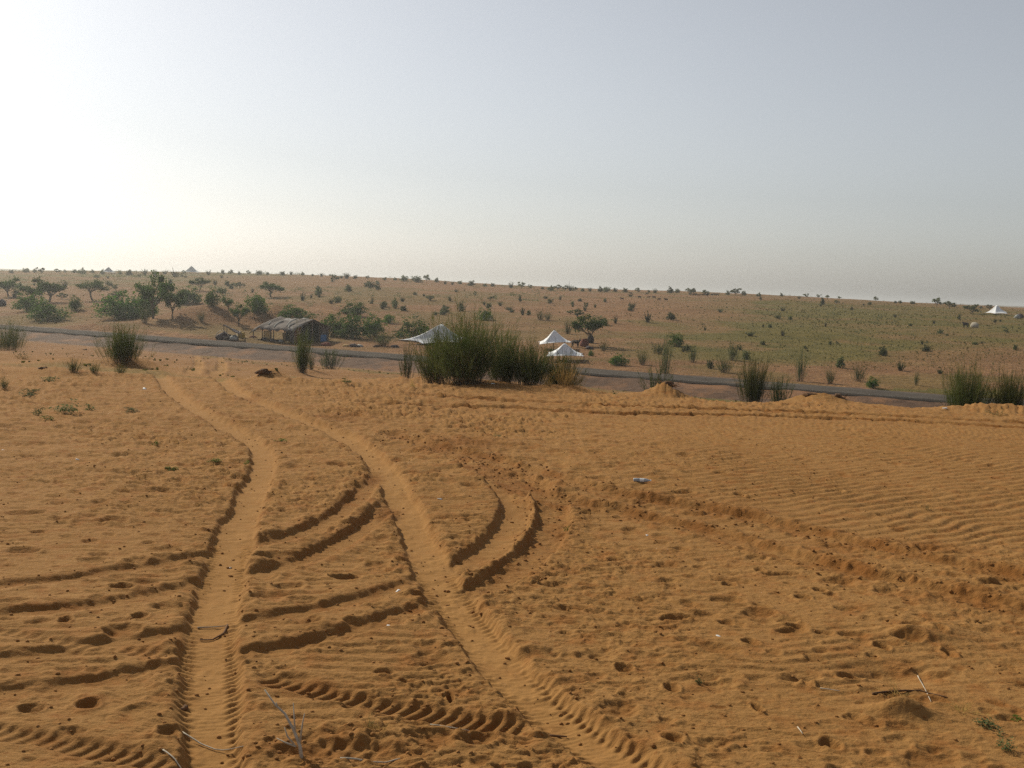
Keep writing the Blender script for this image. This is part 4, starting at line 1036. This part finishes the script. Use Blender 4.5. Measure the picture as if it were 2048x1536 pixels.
def lump_mesh(name, mat, size, seed, rough_=.25):
    import bmesh
    bm = bmesh.new(); bmesh.ops.create_icosphere(bm, subdivisions=2, radius=1.0)
    rg = np.random.default_rng(seed); off = rg.uniform(0, 50, 3)
    for v in bm.verts:
        n = float(noise(np.array(v.co.x * 1.6 + off[0]), np.array(v.co.y * 1.6 + v.co.z * 1.3 + off[1]), seed))
        f = 1 + rough_ * n + rough_ * .45 * float(noise(np.array(v.co.x * 4.1 + off[1]), np.array(v.co.y * 4.1 + v.co.z * 3.7 + off[2]), seed + 5))
        z = v.co.z * f
        if z < -.35: z = -.35 - (z + .35) * -.15
        v.co = (v.co.x * f * size[0], v.co.y * f * size[1], (z + .35) * size[2])
    me_ = bpy.data.meshes.new(name); bm.to_mesh(me_); bm.free(); me_.materials.append(MAT[mat])
    me_.polygons.foreach_set('use_smooth', [True] * len(me_.polygons)); return me_
def lump(name, px, py, size, mat, label, cat, group=None, seed=1, rough_=.25, sink=.0, p=None):
    p = GP(px, py) if p is None else p
    o = link(name, lump_mesh(name, mat, size, seed, rough_)); o.location = (p[0], p[1], p[2] - sink); o.rotation_euler = (0, 0, random.uniform(0, 6.28))
    tag(o, label, cat, group); return o
GI = 'belongings around the hut'
for k, (px, py, s, m, lab) in enumerate([
    (506, 674, (.30, .22, .14), 'redcloth', 'reddish bundle at the left post of the hut'), (528, 681, (.35, .25, .18), 'darkcloth', 'dark bundle under the tan mat of the hut'),
    (545, 683, (.35, .25, .18), 'darkcloth', 'dark bundle beside the middle posts of the hut'), (562, 684, (.28, .22, .16), 'greytarp', 'grey bundle on the ground by the open side of the hut'),
    (575, 685, (.26, .2, .14), 'mat_tan', 'tan sack lying along the open side of the hut'), (652, 690, (.5, .4, .26), 'redcloth', 'dark red heap beside the hut entrance'),
    (656, 679, (.3, .25, .14), 'mat_tan', 'pale bundle on top of the dark red heap'),
    (694, 692, (.3, .25, .16), 'mat_tan', 'tan litter heap along the far roadside'), (709, 693, (.34, .26, .2), 'darkcloth', 'dark heap along the far roadside'),
    (720, 692, (.3, .22, .16), 'greytarp', 'grey heap along the far roadside by the bushes'), (790, 694, (.4, .3, .15), 'darkcloth', 'low dark heap at the roadside before the tent wing'),
    (755, 692, (.5, .3, .12), 'rootwood', 'brown heap of sticks at the far roadside')]):
    lump('bundle', px, py, s, m, lab, 'bundle', GI, 900 + k, .3, .03)

def lean_to():
    p = GP(452, 679); o = empty('lean_to', (p[0], p[1], p[2] - .04))
    q = MB(); V = []
    for i in range(7):
        for j in range(5):
            u, v = i / 6, j / 4
            V.append((-.15 + 1.25 * u, -.35 + 1.0 * v, 1.15 - .62 * u ** 1.2 + .05 * math.sin(u * 7 + v * 3) - .05 * v))
    q.add(V, [(i * 5 + j, (i + 1) * 5 + j, (i + 1) * 5 + j + 1, i * 5 + j + 1) for i in range(6) for j in range(4)])
    r = q.build('roof_mat', MAT['darkcloth'], o); md = r.modifiers.new('thickness', 'SOLIDIFY'); md.thickness = .05
    for x_, y_, h in [(-.1, -.3, 1.1), (-.1, .6, 1.05), (1.05, -.3, .5), (1.05, .6, .5)]:
        q = MB(); q.tube([(x_, y_, -.1), (x_, y_, h)], .03, 5); q.build('post', MAT['pole'], o)
    q = MB(); q.tube([(-.75, -.4, .15), (-.62, -.4, .48), (-.35, -.4, .72), (-.05, -.4, .70), (.2, -.4, .5), (.32, -.4, .32), (.2, -.4, .18), (-.05, -.4, .16)], [.035] * 8, 6); q.build('bent_branch', MAT['deadwood'], o, smooth=True)
    c = link('sacks', lump_mesh('sacks', 'darkcloth', (.55, .3, .42), 931, .35), o, (-.15, -.1, 0)); c2 = link('sacks', lump_mesh('sacks', 'greytarp', (.4, .3, .3), 933, .35), o, (.62, -.15, 0))
    tag(o, 'small collapsed lean-to of dark mats and a bent pale branch', 'lean-to')
lean_to()
def jerrycan(px, py, mat, label, tilt=0.0):
    p = GP(px, py); o = empty('jerrycan', (p[0], p[1], p[2] + .0), random.uniform(0, 3)); o.rotation_euler = (tilt, 0, 0.5)
    b = MB(); prof = [(-.16, 0), (.16, 0), (.17, .02), (.17, .34), (.11, .42), (-.10, .42), (-.17, .36), (-.17, .02)]
    V = [(x_, y_, z_) for y_ in (-.09, .09) for x_, z_ in prof]; n = len(prof)
    b.add(V, [(i, (i + 1) % n, n + (i + 1) % n, n + i) for i in range(n)]); b.f.append(list(range(n))[::-1]); b.m.append(0); b.f.append([n + i for i in range(n)]); b.m.append(0)
    b.build('body', MAT[mat], o); h = MB(); h.tube([(-.10, 0, .40), (-.09, 0, .47), (.05, 0, .47), (.07, 0, .40)], .018, 5); h.build('handle', MAT[mat], o)
    c = MB(); c.tube([(.13, 0, .38), (.15, 0, .45)], .03, 8); c.build('cap', MAT['darkcloth'], o); tag(o, label, 'jerrycan', GI)
jerrycan(479, 676, 'yellow', 'yellow jerrycan standing right of the lean-to')
jerrycan(485, 676, 'yellow', 'second yellow jerrycan nearer the hut', .1)
jerrycan(478, 672, 'whiteplastic', 'white jerrycan behind the yellow ones')
# leaning board and things at the far left edge beyond the road
def board(px, py, L, w, tilt, mat, label):
    p = GP(px, py); q = MB(); c, s = math.cos(tilt), math.sin(tilt)
    q.box((L / 2 * c, 0, L / 2 * s + .05), (L, w, .05), 0, np.array([[c, 0, -s], [0, 1, 0], [s, 0, c]]))
    o = q.build('board', MAT[mat]); o.location = p; tag(o, label, 'board')
board(33, 612, .9, .35, math.radians(48), 'whiteplastic', 'pale board leaning on a shrub at far left')
board(86, 600, 1.5, .12, 0.0, 'whiteplastic', 'pale horizontal board below the pair of trees')
lump('bundle', 4, 612, (.6, .4, .6), 'darkcloth', 'dark purple bundle at the left edge beyond the road', 'bundle', None, 941)
lump('bundle', 268, 634, (.7, .5, .35), 'darkcloth', 'dark heap in the shade of the bright bush by the acacia', 'bundle', None, 943)
lump('bundle', 2034, 637, (.45, .4, .4), 'greytarp', 'grey pack beside the distant tent at the right edge', 'bundle', None, 944)
lump('bundle', 2040, 636, (.45, .4, .45), 'darkcloth', 'dark pack beyond the grey one near the distant tent', 'bundle', None, 945)
lump('boulder', 1949, 655, (.5, .4, .42), 'rope', 'pale rounded heap on the grassy slope at right', 'heap', None, 946)
lump('sack', 1181, 686, (.33, .28, .55), 'darkcloth', 'dark round sack with a pale rim under the dense tree', 'sack', None, 947)
lump('sack', 1168, 693, (.35, .3, .5), 'redcloth', 'reddish bundle against the trunk of the dense tree', 'bundle', None, 948)
lump('sack', 1178, 697, (.4, .3, .2), 'darkcloth', 'low dark bundle at the foot of the dense tree', 'bundle', None, 949)
lump('box', 1238, 700, (.16, .14, .2), 'mat_tan', 'small pale pot on the red sand right of the tree', 'pot', None, 950)

# ------------------------------------------------------------------ stumps and dead roots on the mounds
def roots(px, py, size, n, label, seed, at=None):
    p = GP(px, py)
    if at: p = np.array([at[0], at[1], gz(*at)])
    rg = np.random.default_rng(seed); o = empty('dead_roots', (p[0], p[1], p[2] - .03))
    m0 = link('root_crown', lump_mesh('root_crown', 'rootwood', (size * .48, size * .36, size * .26), seed, .9), o)
    for k in range(n):
        ph = rg.uniform(0, 6.28); d = np.array([math.cos(ph), math.sin(ph), rg.uniform(-.1, .6)]); L = size * rg.uniform(.5, 1)
        q = MB(); q.tube([d * L * .15, d * L * .5 + rg.normal(0, .05, 3) * size, d * L + rg.normal(0, .1, 3) * size + [0, 0, -.1 * size]], [size * .05, size * .035, size * .012], 5)
        q.build('root', MAT['rootwood'], o)
    tag(o, label, 'stump'); return o
roots(1336, 757, .26, 12, 'dark dead stump on the pointed sand mound by the road', 961, (2.78, 18.35))
roots(520, 722, .28, 14, 'dark rooty lump of earth by the ruts below the hut', 962, (-5.15, 21.6))
roots(475, 744, .14, 6, 'small dark root left of the rooty lump', 963)
roots(1612, 782, .16, 8, 'dead roots on the left top of the crumbled mound', 964, (5.25, 18.15))
roots(1668, 786, .18, 9, 'dead roots on the right top of the crumbled mound', 965, (5.8, 18.2))
roots(170, 700, .22, 7, 'dark clod with twigs near the round dark shrub', 966)
roots(140, 681, .16, 6, 'dark clod at the edge of the road', 967)
roots(90, 738, .14, 6, 'dark twiggy clod left of the bushy tuft', 968)

# ------------------------------------------------------------------ goats
def goat_mesh():
    me_ = bpy.data.meshes.new('goat_skin')
    V = [(0, 0, .52), (.22, 0, .54), (.36, 0, .58), (.46, 0, .74), (.60, 0, .70), (-.22, 0, .55), (-.36, 0, .56), (-.46, 0, .62),
         (.25, .10, .40), (.25, .10, .02), (.25, -.10, .40), (.27, -.10, .02), (-.30, .10, .42), (-.33, .10, .22), (-.28, .10, .02), (-.30, -.10, .42), (-.33, -.10, .22), (-.26, -.10, .02), (.44, .09, .80), (.44, -.09, .80)]
    E = [(0, 1), (1, 2), (2, 3), (3, 4), (0, 5), (5, 6), (6, 7), (1, 8), (8, 9), (1, 10), (10, 11), (5, 12), (12, 13), (13, 14), (5, 15), (15, 16), (16, 17), (3, 18), (3, 19)]
    R_ = [.19, .17, .11, .075, .045, .18, .12, .03, .06, .028, .06, .028, .075, .035, .028, .075, .035, .028, .02, .02]
    me_.from_pydata(V, E, []); o = bpy.data.objects.new('goat_skin', me_); C.objects.link(o)
    md = o.modifiers.new('skin', 'SKIN')
    for k, sv in enumerate(me_.skin_vertices[0].data): sv.radius = (R_[k], R_[k]); sv.use_root = (k == 0)
    s = o.modifiers.new('sub', 'SUBSURF'); s.levels = 1; s.render_levels = 1
    dg = bpy.context.evaluated_depsgraph_get(); r = bpy.data.meshes.new_from_object(o.evaluated_get(dg))
    bpy.data.objects.remove(o); bpy.data.meshes.remove(me_)
    r.polygons.foreach_set('use_smooth', [True] * len(r.polygons)); r.name = 'goat'
    return r
gm = goat_mesh(); GM = {}
for k in ('goat_dark', 'goat_brown', 'goat_white'):
    c = gm.copy(); c.materials.clear(); c.materials.append(MAT[k]); GM[k] = c
def goat(px, py, mat, label, group, scale=1.0):
    p = GP(px, py); o = link('goat', GM[mat]); o.location = (p[0], p[1], p[2] - .01); o.rotation_euler = (0, 0, random.choice([0, math.pi]) + random.uniform(-.5, .5)); o.scale = (scale,) * 3
    tag(o, label, 'goat', group)
herd = [(1244,601),(1279,598),(1262,590),(1294,590),(1297,598),(1308,598),(1318,602),(1332,603),(1380,591),(1386,592),(1392,592),(1398,593),(1405,592),(1410,592),(1414,593),(1416,591),(1424,592),(1430,592),(1435,592)]
for (px, py), reg, lab in numbered(herd, lambda x: 'looser left half' if x < 1350 else 'tight right half', '{} goat from the left in the {} of the herd'):
    goat(px, py, random.choice(['goat_dark', 'goat_dark', 'goat_brown', 'goat_dark']), lab, reg + ' of the goat herd', .68)
goat(1151, 694, 'goat_dark', 'black goat standing between the small tents and the dense tree', None, .8)
goat(1931, 656, 'goat_dark', 'black and white goat on the grassy slope below the right-hand tent', None, .9)

# ------------------------------------------------------------------ litter and twigs on the near sand
def scrap(px, py, w, label, seed, mat='paper'):
    p = GP(px, py); k = ppm(p); s = w / k / 2
    o = link('paper_scrap', lump_mesh('paper_scrap', mat, (s, s * .7, s * .5), seed, .7)); o.location = (p[0], p[1], p[2] - .004); tag(o, label, 'litter', 'white litter on the sand')
for k, (px, py, w, lab) in enumerate([(797,1173,12,'white crumpled scrap in the rut between the two main ruts'), (778,1253,10,'smaller white scrap just below another, between the main ruts'), (1436,1272,13,'greyish white scrap on the open right sand'),
    (1545,786,7,'tiny white scrap on the sand near the mounds'), (613,737,11,'white scrap on the sand in front of the hut'), (212,680,8,'pale scrap near the road verge at left'), (508,695,9,'white scrap on the near verge below the hut'),
    (460,1122,8,'tiny pale scrap in the floor of the left rut'), (1260,768,12,'pale strip of litter by the grass tuft'), (1890,820,8,'white strip of litter at the foot of the right shrubs'), (155,920,8,'tiny white scrap on the left sand'), (6,903,10,'white scrap at the left edge of the near sand'),
    (985,768,8,'pale scrap at the foot of the thicket'), (1053,757,10,'white scrap under the dense broom shrub'), (290,780,10,'white scrap left of where the rut starts'), (880,1000,7,'pale fleck on the berm of the right rut'), (1295,1072,8,'pale fleck by the diagonal prints')]):
    scrap(px, py, w, lab, 970 + k)
def bottle(px, py):
    p = GP(px, py); o = empty('plastic_bottle', (p[0], p[1], p[2] + .016), math.radians(-4)); o.scale = (.5, .5, .5)
    prof = [(-.15, .0), (-.15, .026), (-.14, .032), (-.05, .032), (-.045, .029), (-.03, .032), (.06, .032), (.10, .022), (.125, .012), (.14, .012)]
    q = MB(); q.tube([(a, 0, 0) for a, r in prof], [max(r, .001) for a, r in prof], 10); q.build('body', MAT['bottle'], o, smooth=True)
    c = MB(); c.tube([(.138, 0, 0), (.158, 0, 0)], .015, 10); c.build('cap', MAT['whiteplastic'], o)
    l = MB(); l.tube([(-.045, 0, 0), (.03, 0, 0)], .0335, 10, cap=False); l.build('wrapper', MAT['whiteplastic'], o); tag(o, 'clear plastic bottle lying on the sand by the diagonal prints', 'bottle')
MAT['bottle'] = simple('cloudy_plastic', (.28, .30, .32), (.42, .44, .46), 10, .35)
bottle(1284, 966)

def twig(name, pix, r0, label, branches=(), mat='deadwood', lifts=None):
    """pix: path of the twig in photograph pixels at its root's depth (root first), standing up from the root"""
    p = GP(*pix[0]); k = ppm(p); o = empty(name, (p[0], p[1], p[2] - .01))
    def path(P, base=None, lean=.25):
        out = []
        for (x_, y_) in P:
            dx = (x_ - pix[0][0]) / k; dz = -(y_ - pix[0][1]) / k; out.append((dx, dz * lean, dz))
        return out
    q = MB(); pp = path(pix); q.tube(pp, np.linspace(r0, r0 * .35, len(pp)), 6); q.build('stem', MAT[mat], o, smooth=True)
    for b in branches:
        q = MB(); pp = path(b); q.tube(pp, np.linspace(r0 * .6, r0 * .2, len(pp)), 5); q.build('branch', MAT[mat], o, smooth=True)
    tag(o, label, 'twig'); return o
twig('dead_twig', [(604, 1521), (597, 1492), (582, 1462), (562, 1432), (540, 1415), (516, 1386)], .007, 'forked grey-white dead twig standing in the near sand',
     [[(586, 1470), (582, 1440), (578, 1410)], [(586, 1492), (570, 1475), (563, 1458)], [(597, 1492), (600, 1450), (603, 1430)], [(590, 1495), (566, 1488), (548, 1480)], [(545, 1420), (542, 1410)]])
def ground_stick(pix, r0, label, mat='deadwood', lift=.006):
    P = [GP(*a) for a in pix]; o = empty('stick', tuple(P[0])); q = MB()
    # follow the ground between the points
    pts = []
    for a, b in zip(P[:-1], P[1:]):
        for f in np.linspace(0, 1, 5, endpoint=False): X = a[0] + (b[0] - a[0]) * f; Y = a[1] + (b[1] - a[1]) * f; pts.append((X, Y, gz(X, Y) + lift))
    pts.append((P[-1][0], P[-1][1], P[-1][2] + lift)); pts = np.array(pts) - np.array(P[0])
    z = pts[:, 2]; pts[:, 2] = np.convolve(np.pad(z, 2, 'edge'), np.ones(5) / 5, 'valid')
    q.tube(pts, np.linspace(r0, r0 * .5, len(pts)), 5); q.build('stem', MAT[mat], o, smooth=True); tag(o, label, 'stick')
ground_stick([(455, 1236), (448, 1250), (425, 1262), (400, 1263)], .006, 'dark curled root lying in the left rut', 'rootwood')
ground_stick([(395, 1240), (455, 1237)], .004, 'thin pale stalk across the left rut')
ground_stick([(372, 1402), (362, 1410)], .012, 'short dark chip in the left rut', 'rootwood')
ground_stick([(325, 1505), (350, 1520), (370, 1532)], .003, 'grey stick at the bottom edge in the left rut')
ground_stick([(362, 1455), (430, 1480), (500, 1492)], .003, 'long thin straw lying across the left rut bottom')
ground_stick([(680, 1530), (760, 1526), (800, 1518)], .004, 'thin pale stick along the bottom edge')
ground_stick([(860, 1452), (940, 1458)], .003, 'thin straw near the lugged tyre print')
ground_stick([(1745, 1392), (1790, 1385), (1840, 1382), (1895, 1400)], .006, 'dark gnarled stick on the hump at bottom right', 'rootwood')
ground_stick([(1835, 1355), (1850, 1378), (1862, 1405)], .0025, 'thin bent straw over the gnarled stick')
ground_stick([(1640, 1378), (1680, 1384)], .003, 'white stick fragment left of the bottom right hump')
ground_stick([(1100, 1448), (1135, 1452)], .006, 'dark stick at the end of the lugged tyre print', 'rootwood')
ground_stick([(1595, 1458), (1605, 1472)], .003, 'short pale straw on the near right sand')

# ------------------------------------------------------------------ dusty air
def haze():
    m = bpy.data.materials.new('dusty_air'); m.use_nodes = True; t = m.node_tree; t.nodes.clear()
    out = t.nodes.new('ShaderNodeOutputMaterial'); pv = t.nodes.new('ShaderNodeVolumePrincipled')
    pv.inputs['Color'].default_value = (.95, .945, .93, 1); pv.inputs['Density'].default_value = HAZE_D; pv.inputs['Anisotropy'].default_value = 0.55
    t.links.new(pv.outputs[0], out.inputs['Volume'])
    q = MB(); q.box((0, 0, 0), (14000, 14000, 26)); o = q.build('haze', m, loc=(0, 0, float(1))); tag(o, 'thin pale dust haze over the plain', 'haze', kind='stuff')
HAZE_D = 0.00055
haze()
